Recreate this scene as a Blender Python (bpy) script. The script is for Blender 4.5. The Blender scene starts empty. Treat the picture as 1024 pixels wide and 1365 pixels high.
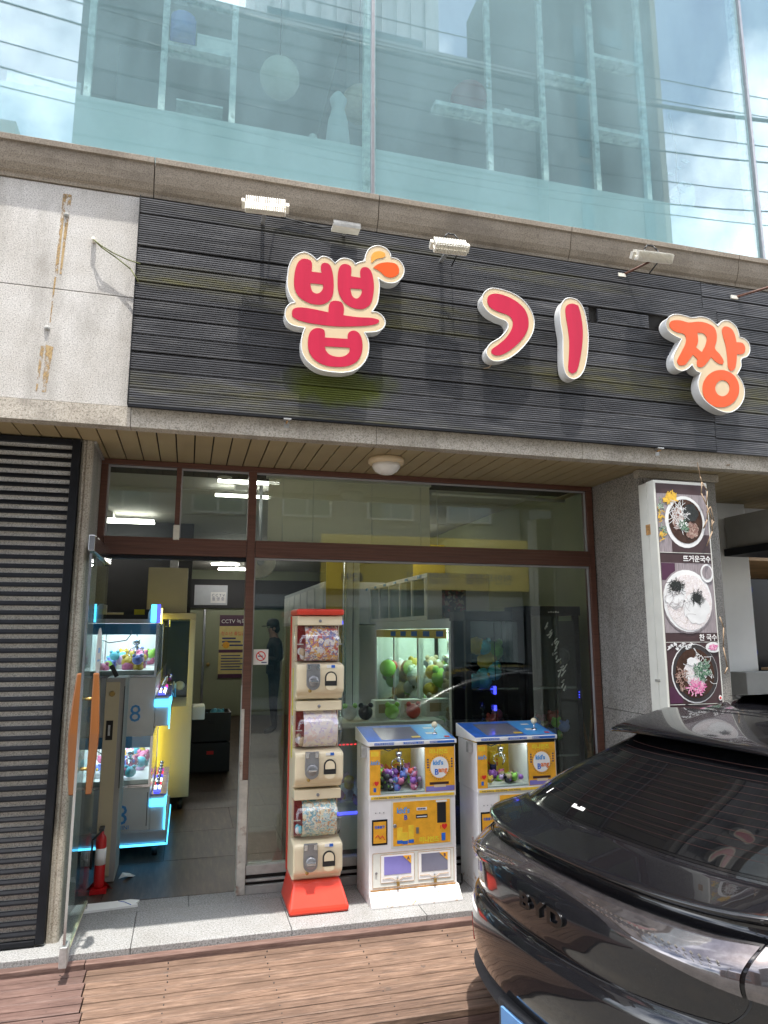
import bpy, bmesh, math, random
from mathutils import Vector, Matrix
random.seed(7)
SC = bpy.context.scene
COL = SC.collection
R_ = math.radians

# ------------------------------------------------------------------ camera
cam_d = bpy.data.cameras.new('camera'); cam = bpy.data.objects.new('camera', cam_d); COL.objects.link(cam)
cam_d.sensor_fit = 'HORIZONTAL'; cam_d.sensor_width = 36; cam_d.lens = 33.05
cam_d.clip_start = .05; cam_d.clip_end = 600
RX = Vector((.9643, -.2648, -.0010)); DN = Vector((.0436, .1625, -.9857)); FW = Vector((.2612, .9505, .1683))
FW.normalize(); DN = (DN - FW * DN.dot(FW)).normalized(); RX = DN.cross(FW)
M4 = Matrix(((RX.x, -DN.x, -FW.x, 0), (RX.y, -DN.y, -FW.y, -4.938), (RX.z, -DN.z, -FW.z, 1.65), (0, 0, 0, 1)))
cam.matrix_world = M4
SC.camera = cam
# ------------------------------------------------------------------ sky and sun
SUN_EL, SUN_AZ = 78.0, 4.0      # high summer sun standing in front of the facade
w = bpy.data.worlds.new('World'); SC.world = w; w.use_nodes = True
nt = w.node_tree; nt.nodes.clear()
out = nt.nodes.new('ShaderNodeOutputWorld'); bg = nt.nodes.new('ShaderNodeBackground')
sky = nt.nodes.new('ShaderNodeTexSky'); sky.sky_type = 'NISHITA'; sky.sun_disc = False
sky.sun_elevation = R_(SUN_EL); sky.sun_rotation = R_(180 + SUN_AZ); sky.dust_density = 2.0
tc = nt.nodes.new('ShaderNodeTexCoord'); nz = nt.nodes.new('ShaderNodeTexNoise')
nz.inputs['Scale'].default_value = 2.6; nz.inputs['Detail'].default_value = 7; nz.inputs['Roughness'].default_value = .58
rp = nt.nodes.new('ShaderNodeValToRGB'); rp.color_ramp.elements[0].position = .44; rp.color_ramp.elements[1].position = .66
mx = nt.nodes.new('ShaderNodeMix'); mx.data_type = 'RGBA'
nt.links.new(tc.outputs['Generated'], nz.inputs['Vector']); nt.links.new(nz.outputs['Fac'], rp.inputs['Fac'])
nt.links.new(rp.outputs['Color'], mx.inputs['Factor']); nt.links.new(sky.outputs[0], mx.inputs[6]); mx.inputs[7].default_value = (19, 19.6, 20.6, 1)
nt.links.new(mx.outputs[2], bg.inputs['Color']); bg.inputs['Strength'].default_value = .15
nt.links.new(bg.outputs[0], out.inputs[0])
sl = bpy.data.lights.new('sun', 'SUN'); sl.energy = 3.1; sl.angle = R_(.7); sl.color = (1, .965, .90)
so = bpy.data.objects.new('sun', sl); COL.objects.link(so)
sd = Vector((math.sin(R_(SUN_AZ)) * math.cos(R_(SUN_EL)) * -1, -math.cos(R_(SUN_AZ)) * math.cos(R_(SUN_EL)), math.sin(R_(SUN_EL))))
so.rotation_euler = sd.to_track_quat('Z', 'Y').to_euler(); so.location = (0, -6, 20)
SC.view_settings.view_transform = 'Standard'; SC.view_settings.look = 'None'; SC.view_settings.exposure = 1.3
SC.view_settings.gamma = 1; SC.view_settings.use_curve_mapping = False
SC.cycles.max_bounces = 10; SC.cycles.transparent_max_bounces = 16; SC.cycles.glossy_bounces = 5
SC.cycles.caustics_reflective = False; SC.cycles.sample_clamp_indirect = 6

# ------------------------------------------------------------------ materials
MATS = {}
def node(nt, t, **k):
    n = nt.nodes.new(t)
    for a, b in k.items():
        if a.startswith('i_'): n.inputs[a[2:].replace('_', ' ')].default_value = b
        else: setattr(n, a, b)
    return n
def ramp(nt, fac, stops):
    r = nt.nodes.new('ShaderNodeValToRGB'); e = r.color_ramp.elements
    while len(e) < len(stops): e.new(.5)
    for i, (p, c) in enumerate(stops):
        e[i].position = p; e[i].color = (*c, 1) if len(c) == 3 else c
    nt.links.new(fac, r.inputs['Fac']); return r.outputs['Color']
def mixc(nt, fac, a, b, mode='MIX'):
    m = nt.nodes.new('ShaderNodeMix'); m.data_type = 'RGBA'; m.blend_type = mode
    for s, v in ((0, fac), (6, a), (7, b)):
        if isinstance(v, (int, float)): m.inputs[s].default_value = v
        elif isinstance(v, tuple): m.inputs[s].default_value = (*v, 1)
        else: nt.links.new(v, m.inputs[s])
    return m.outputs[2]
def noise(nt, scale, detail=4, rough=.55, stretch=None, world=True):
    n = nt.nodes.new('ShaderNodeTexNoise'); n.inputs['Scale'].default_value = scale
    n.inputs['Detail'].default_value = detail; n.inputs['Roughness'].default_value = rough
    if world: src = nt.nodes.new('ShaderNodeNewGeometry').outputs['Position']
    else: src = nt.nodes.new('ShaderNodeTexCoord').outputs['Object']
    if stretch:
        mp = nt.nodes.new('ShaderNodeMapping'); mp.inputs['Scale'].default_value = stretch
        nt.links.new(src, mp.inputs['Vector']); src = mp.outputs[0]
    nt.links.new(src, n.inputs['Vector']); return n.outputs['Fac']
def base(name):
    m = bpy.data.materials.new(name); m.use_nodes = True
    return m, m.node_tree, m.node_tree.nodes['Principled BSDF']
def bump(nt, bs, h, strength, dist=.002):
    b = nt.nodes.new('ShaderNodeBump'); b.inputs['Strength'].default_value = strength; b.inputs['Distance'].default_value = dist
    nt.links.new(h, b.inputs['Height']); nt.links.new(b.outputs[0], bs.inputs['Normal'])
def P(name, col, rough=.5, metal=0., var=.12, scale=9, dirt=None, bumpy=0, coat=0, emit=None, es=0, spec=.5, stretch=None, world=True):
    if name in MATS: return MATS[name]
    m, nt, bs = base(name)
    n = noise(nt, scale, 5, .6, stretch, world)
    lo = tuple(c * (1 - var) for c in col); hi = tuple(min(1, c * (1 + var * .7)) for c in col)
    c = ramp(nt, n, [(.3, lo), (.7, hi)])
    if dirt:
        dc, ds, dp = dirt
        d = ramp(nt, noise(nt, ds, 7, .65), [(dp, (0, 0, 0)), (min(1, dp + .12), (1, 1, 1))])
        c = mixc(nt, d, c, dc)
    nt.links.new(c, bs.inputs['Base Color'])
    bs.inputs['Roughness'].default_value = rough; bs.inputs['Metallic'].default_value = metal
    bs.inputs['Coat Weight'].default_value = coat; bs.inputs['Coat Roughness'].default_value = .04
    bs.inputs['Specular IOR Level'].default_value = spec
    if bumpy: bump(nt, bs, noise(nt, scale * 6, 4, .6, stretch, world), bumpy)
    if emit: bs.inputs['Emission Color'].default_value = (*emit, 1); bs.inputs['Emission Strength'].default_value = es
    MATS[name] = m; return m
def EM(name, col, s):
    if name in MATS: return MATS[name]
    m = bpy.data.materials.new(name); m.use_nodes = True; nt = m.node_tree; nt.nodes.clear()
    o = node(nt, 'ShaderNodeOutputMaterial'); e = node(nt, 'ShaderNodeEmission')
    e.inputs[0].default_value = (*col, 1); e.inputs[1].default_value = s
    nt.links.new(e.outputs[0], o.inputs[0]); MATS[name] = m; return m
def GLASS(name, tint, refl, ior=1.5, fs=1., haze=0., hazecol=(.7, .8, .8), rough=0., smear=0.):
    if name in MATS: return MATS[name]
    m = bpy.data.materials.new(name); m.use_nodes = True; nt = m.node_tree; nt.nodes.clear()
    o = node(nt, 'ShaderNodeOutputMaterial'); t = node(nt, 'ShaderNodeBsdfTransparent'); g = node(nt, 'ShaderNodeBsdfGlossy')
    t.inputs[0].default_value = (*tint, 1); g.inputs['Color'].default_value = (.95, .98, 1, 1); g.inputs['Roughness'].default_value = rough
    f = node(nt, 'ShaderNodeFresnel'); ge = node(nt, 'ShaderNodeNewGeometry'); mr = node(nt, 'ShaderNodeMapRange'); mr.inputs['To Min'].default_value = ior; mr.inputs['To Max'].default_value = 1 / ior
    nt.links.new(ge.outputs['Backfacing'], mr.inputs['Value']); nt.links.new(mr.outputs[0], f.inputs[0])  # same reflectance on both faces of the pane
    a = node(nt, 'ShaderNodeMath', operation='MULTIPLY_ADD', use_clamp=True); a.inputs[1].default_value = fs; a.inputs[2].default_value = refl; nt.links.new(f.outputs[0], a.inputs[0])
    mm = node(nt, 'ShaderNodeMixShader'); nt.links.new(a.outputs[0], mm.inputs[0]); nt.links.new(t.outputs[0], mm.inputs[1]); nt.links.new(g.outputs[0], mm.inputs[2])
    last = mm.outputs[0]
    if haze:
        d = node(nt, 'ShaderNodeBsdfDiffuse'); d.inputs[0].default_value = (*hazecol, 1)
        m2 = node(nt, 'ShaderNodeMixShader'); nt.links.new(last, m2.inputs[1]); nt.links.new(d.outputs[0], m2.inputs[2])
        h = ramp(nt, noise(nt, 1.6, 6, .6, (1, 1, .35)), [(.3, (haze * .5,) * 3), (.75, (haze * 1.5,) * 3)])
        nt.links.new(h, m2.inputs[0]); last = m2.outputs[0]
    nt.links.new(last, o.inputs[0]); MATS[name] = m; return m

def granite(name, lo, mid, hi, grain=95, stain=None, rough=.75):
    m, nt, bs = base(name)
    g = noise(nt, grain, 3, .75)
    c = ramp(nt, g, [(.36, lo), (.46, mid), (.60, hi)])
    v = node(nt, 'ShaderNodeTexVoronoi'); v.inputs['Scale'].default_value = grain * 1.1
    nt.links.new(node(nt, 'ShaderNodeNewGeometry').outputs['Position'], v.inputs['Vector'])
    sp = ramp(nt, v.outputs['Distance'], [(.10, (1, 1, 1)), (.22, (0, 0, 0))])
    c = mixc(nt, sp, c, tuple(x * .45 for x in lo))
    cl = ramp(nt, noise(nt, 2.1, 7, .62), [(.35, (.80, .78, .75)), (.62, (1, 1, 1))])
    c = mixc(nt, 1., c, cl, 'MULTIPLY')
    if stain:
        s = ramp(nt, noise(nt, stain[1], 8, .66, stain[2] if len(stain) > 2 else None), [(.5, (0, 0, 0)), (.72, (.75, .75, .75))])
        c = mixc(nt, s, c, stain[0])
    nt.links.new(c, bs.inputs['Base Color']); bs.inputs['Roughness'].default_value = rough
    bump(nt, bs, g, .35, .0015)
    MATS[name] = m; return m
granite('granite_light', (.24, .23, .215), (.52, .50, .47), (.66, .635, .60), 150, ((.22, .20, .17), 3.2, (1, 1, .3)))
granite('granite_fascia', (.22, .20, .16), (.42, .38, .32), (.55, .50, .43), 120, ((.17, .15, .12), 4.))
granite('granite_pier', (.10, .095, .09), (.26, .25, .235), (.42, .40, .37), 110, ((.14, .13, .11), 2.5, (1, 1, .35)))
granite('granite_cornice', (.18, .15, .115), (.30, .255, .20), (.38, .325, .26), 150, ((.13, .105, .08), 2.4, (1, 1, 1.8)))
granite('granite_paving', (.12, .118, .115), (.26, .26, .26), (.37, .37, .365), 105, ((.20, .19, .17), 2.2))

def wood_deck(name, a, b, c3):
    m, nt, bs = base(name)
    oi = node(nt, 'ShaderNodeObjectInfo')
    n1 = noise(nt, 6, 9, .74, (1.0, 13, 13)); n2 = noise(nt, 4.5, 7, .65, (.8, 2.4, 1))
    c = ramp(nt, n1, [(.36, a), (.5, b), (.63, c3)])
    c = mixc(nt, ramp(nt, n2, [(.42, (0, 0, 0)), (.66, (.7, .7, .7))]), c, tuple(x * .62 for x in b))
    rnd = ramp(nt, oi.outputs['Random'], [(0., (.66, .63, .63)), (1., (1.15, 1.12, 1.08))])
    c = mixc(nt, 1., c, rnd, 'MULTIPLY')
    spk = ramp(nt, noise(nt, 14, 3, .5), [(.70, (0, 0, 0)), (.74, (1, 1, 1))])
    c = mixc(nt, spk, c, (.09, .06, .045))
    nt.links.new(c, bs.inputs['Base Color']); bs.inputs['Roughness'].default_value = .68
    bump(nt, bs, n1, .6, .003); MATS[name] = m
wood_deck('deck_wood', (.066, .040, .028), (.180, .112, .076), (.28, .188, .134))
wood_deck('deck_wood_red', (.070, .038, .031), (.135, .080, .066), (.19, .125, .104))

def sign_board_mat():
    m, nt, bs = base('sign_board')
    oi = node(nt, 'ShaderNodeObjectInfo')
    n1 = noise(nt, 4, 7, .65, (.6, 1, 7))
    c = ramp(nt, n1, [(.3, (.036, .037, .041)), (.55, (.082, .083, .088)), (.75, (.17, .168, .166))])
    moss = ramp(nt, noise(nt, 1.3, 6, .62, (.25, 1, 2.7)), [(.525, (0, 0, 0)), (.67, (.8, .8, .8))])
    mm = ramp(nt, noise(nt, 11, 5, .7, (.5, 1, 3)), [(.38, (.25, .25, .25)), (.6, (1, 1, 1))])
    moss = mixc(nt, 1., moss, mm, 'MULTIPLY')
    c = mixc(nt, moss, c, (.135, .125, .030))
    # algae patch that grew under the first letter
    geo = node(nt, 'ShaderNodeNewGeometry')
    vd = node(nt, 'ShaderNodeVectorMath', operation='DISTANCE')
    mp = node(nt, 'ShaderNodeMapping'); mp.inputs['Scale'].default_value = (.62, 0, 1.7)
    nt.links.new(geo.outputs['Position'], mp.inputs['Vector']); nt.links.new(mp.outputs[0], vd.inputs[0]); vd.inputs[1].default_value = (.80 * .62, 0, 3.10 * 1.7)
    ad = node(nt, 'ShaderNodeMath', operation='ADD'); nn = noise(nt, 9, 5, .6)
    ml = node(nt, 'ShaderNodeMath', operation='MULTIPLY'); ml.inputs[1].default_value = .22
    nt.links.new(nn, ml.inputs[0]); nt.links.new(vd.outputs['Value'], ad.inputs[0]); nt.links.new(ml.outputs[0], ad.inputs[1])
    al = ramp(nt, ad.outputs[0], [(.24, (1, 1, 1)), (.36, (0, 0, 0))])
    c = mixc(nt, al, c, (.075, .09, .008))
    # flaked specks
    fl = ramp(nt, noise(nt, 7.5, 6, .75), [(.735, (0, 0, 0)), (.76, (.8, .8, .8))])
    c = mixc(nt, fl, c, (.33, .29, .22))
    rnd = ramp(nt, oi.outputs['Random'], [(0., (.72, .72, .74)), (1., (1.25, 1.25, 1.28))])
    c = mixc(nt, 1., c, rnd, 'MULTIPLY')
    nt.links.new(c, bs.inputs['Base Color']); bs.inputs['Roughness'].default_value = .5
    bump(nt, bs, n1, .3, .002); MATS['sign_board'] = m
sign_board_mat()

def rust_mat():
    m, nt, bs = base('rust_stain')
    n = noise(nt, 26, 8, .75, (1, 1, .5))
    nt.links.new(ramp(nt, n, [(.35, (.42, .25, .09)), (.6, (.50, .36, .18))]), bs.inputs['Base Color'])
    al = ramp(nt, n, [(.44, (0, 0, 0)), (.56, (.8, .8, .8))])
    nt.links.new(al, bs.inputs['Alpha']); bs.inputs['Roughness'].default_value = .9; MATS['rust_stain'] = m
rust_mat()
def floor_mat():
    m, nt, bs = base('interior_floor')
    n = noise(nt, 5, 8, .7, (6, .7, 1)); n2 = noise(nt, 2.2, 5, .6)
    c = ramp(nt, n, [(.3, (.018, .010, .007)), (.5, (.050, .030, .021)), (.72, (.11, .070, .050))])
    c = mixc(nt, ramp(nt, n2, [(.5, (0, 0, 0)), (.75, (.4, .4, .4))]), c, (.06, .05, .042))
    nt.links.new(c, bs.inputs['Base Color']); bs.inputs['Roughness'].default_value = .42; bs.inputs['Specular IOR Level'].default_value = .3
    bump(nt, bs, n, .15, .001); MATS['interior_floor'] = m
floor_mat()
def rusty_white():
    m, nt, bs = base('cabinet_white')
    c = ramp(nt, noise(nt, 6, 5, .6), [(.3, (.72, .70, .68)), (.7, (.82, .80, .79))])
    geo = node(nt, 'ShaderNodeNewGeometry'); sx = node(nt, 'ShaderNodeSeparateXYZ'); nt.links.new(geo.outputs['Position'], sx.inputs[0])
    a = node(nt, 'ShaderNodeMath', operation='MULTIPLY_ADD'); a.inputs[1].default_value = .16; nt.links.new(noise(nt, 17, 7, .7), a.inputs[0]); nt.links.new(sx.outputs['Z'], a.inputs[2])
    low = ramp(nt, a.outputs[0], [(.16, (1, 1, 1)), (.205, (0, 0, 0))])
    st = ramp(nt, noise(nt, 34, 6, .7), [(.56, (0, 0, 0)), (.64, (1, 1, 1))])
    low = mixc(nt, 1., low, st, 'MULTIPLY')
    c = mixc(nt, low, c, (.40, .21, .06)); nt.links.new(c, bs.inputs['Base Color']); bs.inputs['Roughness'].default_value = .38
    MATS['cabinet_white'] = m
rusty_white()
def print_mat(name, cells, scale, sat=1., world=False, rough=.35):
    """busy full-colour print: cells picked from a palette"""
    m, nt, bs = base(name)
    v = node(nt, 'ShaderNodeTexVoronoi'); v.inputs['Scale'].default_value = scale
    src = node(nt, 'ShaderNodeNewGeometry').outputs['Position']
    d = node(nt, 'ShaderNodeTexNoise'); d.inputs['Scale'].default_value = scale * .7; nt.links.new(src, d.inputs['Vector'])
    va = node(nt, 'ShaderNodeVectorMath', operation='MULTIPLY_ADD'); va.inputs[1].default_value = (.06,) * 3
    nt.links.new(d.outputs['Color'], va.inputs[0]); nt.links.new(src, va.inputs[2]); nt.links.new(va.outputs[0], v.inputs['Vector'])
    sx = node(nt, 'ShaderNodeSeparateColor'); nt.links.new(v.outputs['Color'], sx.inputs[0])
    r = nt.nodes.new('ShaderNodeValToRGB'); r.color_ramp.interpolation = 'CONSTANT'; e = r.color_ramp.elements
    while len(e) < len(cells): e.new(.5)
    for i, c in enumerate(cells): e[i].position = i / len(cells); e[i].color = (*c, 1)
    nt.links.new(sx.outputs[0], r.inputs['Fac']); nt.links.new(r.outputs['Color'], bs.inputs['Base Color'])
    bs.inputs['Roughness'].default_value = rough; MATS[name] = m; return m
print_mat('print_toys', [(.75, .72, .66), (.62, .28, .12), (.20, .22, .42), (.80, .50, .12), (.70, .68, .74), (.35, .24, .40), (.82, .78, .70), (.55, .12, .12)], 62)
print_mat('print_pale', [(.80, .66, .62), (.84, .78, .72), (.78, .74, .76), (.86, .82, .78), (.66, .58, .72)], 48)
print_mat('print_sea', [(.25, .52, .56), (.70, .74, .58), (.20, .38, .46), (.78, .72, .50), (.62, .38, .20), (.50, .66, .66), (.80, .80, .70)], 75)
print_mat('print_dark', [(.03, .03, .035), (.02, .02, .025), (.20, .03, .04), (.05, .05, .06), (.30, .26, .20), (.015, .015, .02)], 42)
print_mat('noodle', [(.72, .68, .66), (.60, .52, .48), (.80, .77, .76), (.66, .60, .62)], 130)
print_mat('seaweed', [(.008, .010, .009), (.02, .02, .02), (.03, .035, .03)], 150)
print_mat('greens', [(.03, .10, .05), (.06, .18, .09), (.02, .06, .04), (.45, .55, .45)], 120)
print_mat('meat', [(.22, .11, .09), (.30, .18, .14), (.16, .08, .06), (.45, .34, .28)], 90)
print_mat('pink_radish', [(.62, .12, .32), (.70, .30, .45), (.75, .50, .58), (.48, .06, .22)], 100)

def car_paint():
    m, nt, bs = base('car_paint')
    d = ramp(nt, noise(nt, 320, 2, .5), [(.66, (0, 0, 0)), (.74, (.5, .5, .5))])
    big = ramp(nt, noise(nt, 5, 5, .6), [(.4, (0, 0, 0)), (.7, (1, 1, 1))])
    f = mixc(nt, 1., d, big, 'MULTIPLY')
    c = mixc(nt, f, (.006, .006, .0075), (.16, .15, .14))
    nt.links.new(c, bs.inputs['Base Color']); bs.inputs['Roughness'].default_value = .16
    bs.inputs['Coat Weight'].default_value = .85; bs.inputs['Coat Roughness'].default_value = .015; bs.inputs['Coat IOR'].default_value = 1.5; bs.inputs['Specular IOR Level'].default_value = .15
    MATS['car_paint'] = m
car_paint()
M = {}
def mk(*a, **k): M[a[0]] = P(*a, **k)
mk('post_worn', (.56, .53, .48), .65, var=.25, scale=12, dirt=((.22, .12, .08), 9, .56))
mk('brown_alu', (.13, .055, .036), .42, var=.25, scale=7, stretch=(.5, 1, 14), dirt=((.30, .26, .22), 22, .70))
mk('brown_worn', (.24, .14, .10), .6, var=.35, scale=10, dirt=((.55, .52, .48), 13, .50))
mk('alu_grey', (.42, .41, .39), .45, .3, var=.2, scale=12)
mk('seal_grey', (.36, .36, .37), .5)
mk('soffit_tan', (.34, .265, .145), .5, var=.10, scale=2.5)
mk('dark_gap', (.012, .010, .008), .8)
mk('black_metal', (.007, .008, .011), .55, spec=.25, var=.4, scale=14)
mk('white_paint', (.74, .74, .71), .45, var=.08, scale=5)
mk('lamp_white', (.72, .69, .60), .4, var=.12, scale=22, dirt=((.42, .34, .24), 16, .62))
mk('lamp_glass', (.80, .78, .74), .15, var=.03)
mk('steel', (.55, .55, .56), .22, 1., var=.1, scale=20)
mk('chrome', (.72, .72, .74), .12, 1., var=.05)
mk('galv', (.5, .5, .49), .45, .7, var=.25, scale=30)
mk('rubber', (.018, .018, .019), .75)
mk('wood_handle', (.235, .080, .018), .35, var=.25, scale=12, stretch=(1, 1, .12), coat=.4)
mk('olive_wall', (.30, .31, .17), .7, var=.08, scale=1.5)
mk('olive_door', (.24, .26, .16), .5, var=.06, scale=1.5)
mk('ceiling_white', (.55, .54, .50), .8, var=.05, scale=2)
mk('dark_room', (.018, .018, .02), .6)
mk('letter_side', (.70, .70, .68), .4, var=.12, scale=6, dirt=((.36, .31, .24), 9, .62))
mk('cream_acryl', (.66, .52, .33), .3, var=.06, scale=4)
mk('pink_acryl', (.52, .022, .062), .3, var=.10, scale=2.5, stretch=(6, 1, .4))
mk('orange_acryl', (.74, .10, .018), .3, var=.04, scale=5)
mk('amber_acryl', (.86, .36, .07), .3, var=.04, scale=5)
mk('capsule_cream', (.80, .69, .48), .33, var=.05, scale=5)
mk('capsule_red', (.66, .050, .026), .35, var=.10, scale=6)
mk('capsule_inner', (.25, .015, .02), .4)
mk('mech_grey', (.30, .30, .31), .32, .6, var=.12, scale=25)
mk('black_plastic', (.02, .02, .021), .4)
mk('yellow_tape', (.80, .72, .05), .6)
mk('blue_print', (.03, .14, .55), .3, var=.25, scale=14)
mk('blue_light', (.08, .35, .75), .3)
mk('white_print', (.80, .79, .77), .4, var=.04)
mk('orange_print', (.82, .40, .035), .35, var=.18, scale=16)
mk('yellow_print', (.82, .56, .05), .35, var=.14, scale=20)
mk('orange_text', (.80, .20, .04), .4)
mk('red_print', (.68, .03, .03), .4)
mk('rust_trim', (.46, .25, .09), .7, var=.5, scale=40)
mk('panel_violet', (.22, .20, .50), .15, var=.15, scale=4, coat=.5)
mk('panel_grey', (.19, .19, .25), .15, var=.15, scale=4, coat=.5)
mk('brass', (.45, .30, .10), .35, .8)
mk('claw_chrome', (.7, .7, .72), .15, 1.)
mk('machine_white', (.78, .78, .77), .4, var=.05)
mk('machine_grey', (.50, .52, .55), .35, var=.06)
mk('cream_panel', (.50, .44, .29), .5, var=.06, scale=3)
mk('red_paint', (.48, .012, .014), .28, var=.15)
mk('paper', (.75, .73, .70), .8, var=.08)
mk('menu_brown', (.055, .028, .030), .35)
mk('menu_purple', (.07, .02, .05), .35)
mk('menu_frame', (.66, .66, .60), .45, var=.06)
mk('bowl_white', (.74, .74, .73), .3)
mk('soup', (.055, .025, .015), .25, var=.3, scale=20)
mk('bowl_dark', (.035, .03, .03), .3)
mk('table_grey', (.28, .24, .25), .5, var=.35, scale=14, stretch=(9, 1, 1))
mk('flower_yellow', (.70, .42, .04), .5, var=.4, scale=40)
mk('pillar_white', (.84, .84, .81), .6, var=.07, scale=2)
mk('plaster_grey', (.36, .36, .34), .85, var=.16, scale=3, bumpy=.6)
mk('wood_orange', (.42, .26, .12), .5, var=.3, scale=4, stretch=(1, 1, 12))
mk('screen_black', (.012, .012, .014), .15)
mk('blind_beige', (.78, .74, .62), .55, var=.05)
mk('post_white', (.80, .82, .80), .5, var=.25, scale=18, dirt=((.38, .40, .36), 11, .56))
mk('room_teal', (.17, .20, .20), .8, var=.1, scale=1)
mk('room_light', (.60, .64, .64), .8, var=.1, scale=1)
mk('asphalt', (.20, .19, .17), .9, var=.35, scale=30, dirt=((.22, .20, .17), 2, .5), bumpy=.8)
mk('sign_lens_red', (.35, .012, .012), .12, coat=1)
mk('tyre', (.02, .02, .02), .8)
mk('rim', (.10, .10, .11), .3, .8)
mk('car_trim', (.028, .028, .03), .62, var=.2, scale=40)
mk('car_glass', (.004, .0042, .0048), .03, spec=.42)
mk('gloss_black', (.004, .004, .0045), .12, spec=.35)
mk('heater_line', (.060, .014, .009), .5)
mk('rust_dark', (.13, .055, .035), .7, var=.4, scale=40)
mk('lightbar_lens', (.11, .10, .105), .07, .75, var=.3, scale=30, coat=1)
mk('plate_blue', (.11, .24, .46), .45)
mk('facade_grey', (.13, .13, .13), .8, var=.15, scale=.5)
mk('facade_beige', (.40, .36, .29), .8, var=.12, scale=.6)
mk('facade_brick', (.23, .12, .085), .85, var=.2, scale=3)
mk('cladding_pale', (.34, .35, .34), .6, var=.1, scale=.9, stretch=(5, 1, .3))
mk('cladding_white', (.66, .67, .66), .6, var=.2, scale=.9, stretch=(5, 1, .3))
mk('opp_glass', (.05, .10, .11), .06, coat=1)
mk('poster_cream', (.62, .52, .20), .5, var=.1)
mk('banner_yellow', (.72, .50, .06), .5, var=.06)
mk('navy', (.02, .03, .14), .5)
mk('cable', (.02, .02, .02), .6)
mk('moss_cable', (.12, .13, .04), .7)
mk('tan_wire', (.28, .19, .11), .6)
mk('jacket', (.022, .022, .028), .75, var=.25, scale=8)
mk('pants', (.020, .022, .032), .8, var=.6, scale=30)
mk('skin', (.32, .17, .115), .5, var=.06)
mk('hair_black', (.01, .009, .008), .6)
for i, c in enumerate([(.60, .16, .30), (.16, .22, .60), (.35, .12, .50), (.72, .70, .72), (.32, .62, .10), (.70, .48, .06), (.02, .02, .025), (.52, .35, .56), (.12, .50, .62), (.60, .08, .06), (.50, .38, .24)]):
    mk('toy_%d' % i, c, .45, var=.15, scale=30)
TOY = [M['toy_%d' % i] for i in range(11)]
bl, bnt, bbs = base('blind_cloth'); bbs.inputs['Base Color'].default_value = (.82, .79, .66, 1)
tr_ = node(bnt, 'ShaderNodeBsdfTranslucent'); tr_.inputs[0].default_value = (.80, .76, .62, 1); ms_ = node(bnt, 'ShaderNodeMixShader'); ms_.inputs[0].default_value = .12
bnt.links.new(bbs.outputs[0], ms_.inputs[1]); bnt.links.new(tr_.outputs[0], ms_.inputs[2]); bnt.links.new(ms_.outputs[0], bnt.nodes['Material Output'].inputs[0]); MATS['blind_cloth'] = bl
for k in list(MATS): M[k] = MATS[k]
M['tube'] = EM('tube', (1, .98, .93), 8)
M['tube_rear'] = EM('tube_rear', (1, .98, .93), 24)
M['led_cyan'] = EM('led_cyan', (.08, .55, 1), 1.5)
M['led_blue'] = EM('led_blue', (.05, .06, 1), 1.6)
M['led_yellow'] = EM('led_yellow', (1, .85, .10), 5)
M['led_pink'] = EM('led_pink', (.9, .12, .75), .35)
M['led_white'] = EM('led_white', (.80, .95, 1), 2.2)
M['led_green'] = EM('led_green', (.72, 1, .84), 2.6)
M['led_case'] = EM('led_case', (.95, 1, 1), 6)
M['led_red'] = EM('led_red', (1, .06, .08), .8)
M['screen_blue'] = EM('screen_blue', (.03, .05, .25), .25)
M['shop_glass'] = GLASS('shop_glass', (.86, .89, .85), .010, 1.5, fs=1.1)
M['door_glass'] = GLASS('door_glass', (.84, .90, .88), .02, 1.5, fs=.35)
M['machine_glass'] = GLASS('machine_glass', (.90, .95, .95), .02, 1.45)
M['clear_plastic'] = GLASS('clear_plastic', (.96, .94, .94), .035, 1.45, fs=1., rough=.06)
M['tower_glass'] = GLASS('tower_glass', (.82, .94, .94), .09, 1.5, haze=.15, hazecol=(.58, .82, .88))

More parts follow.
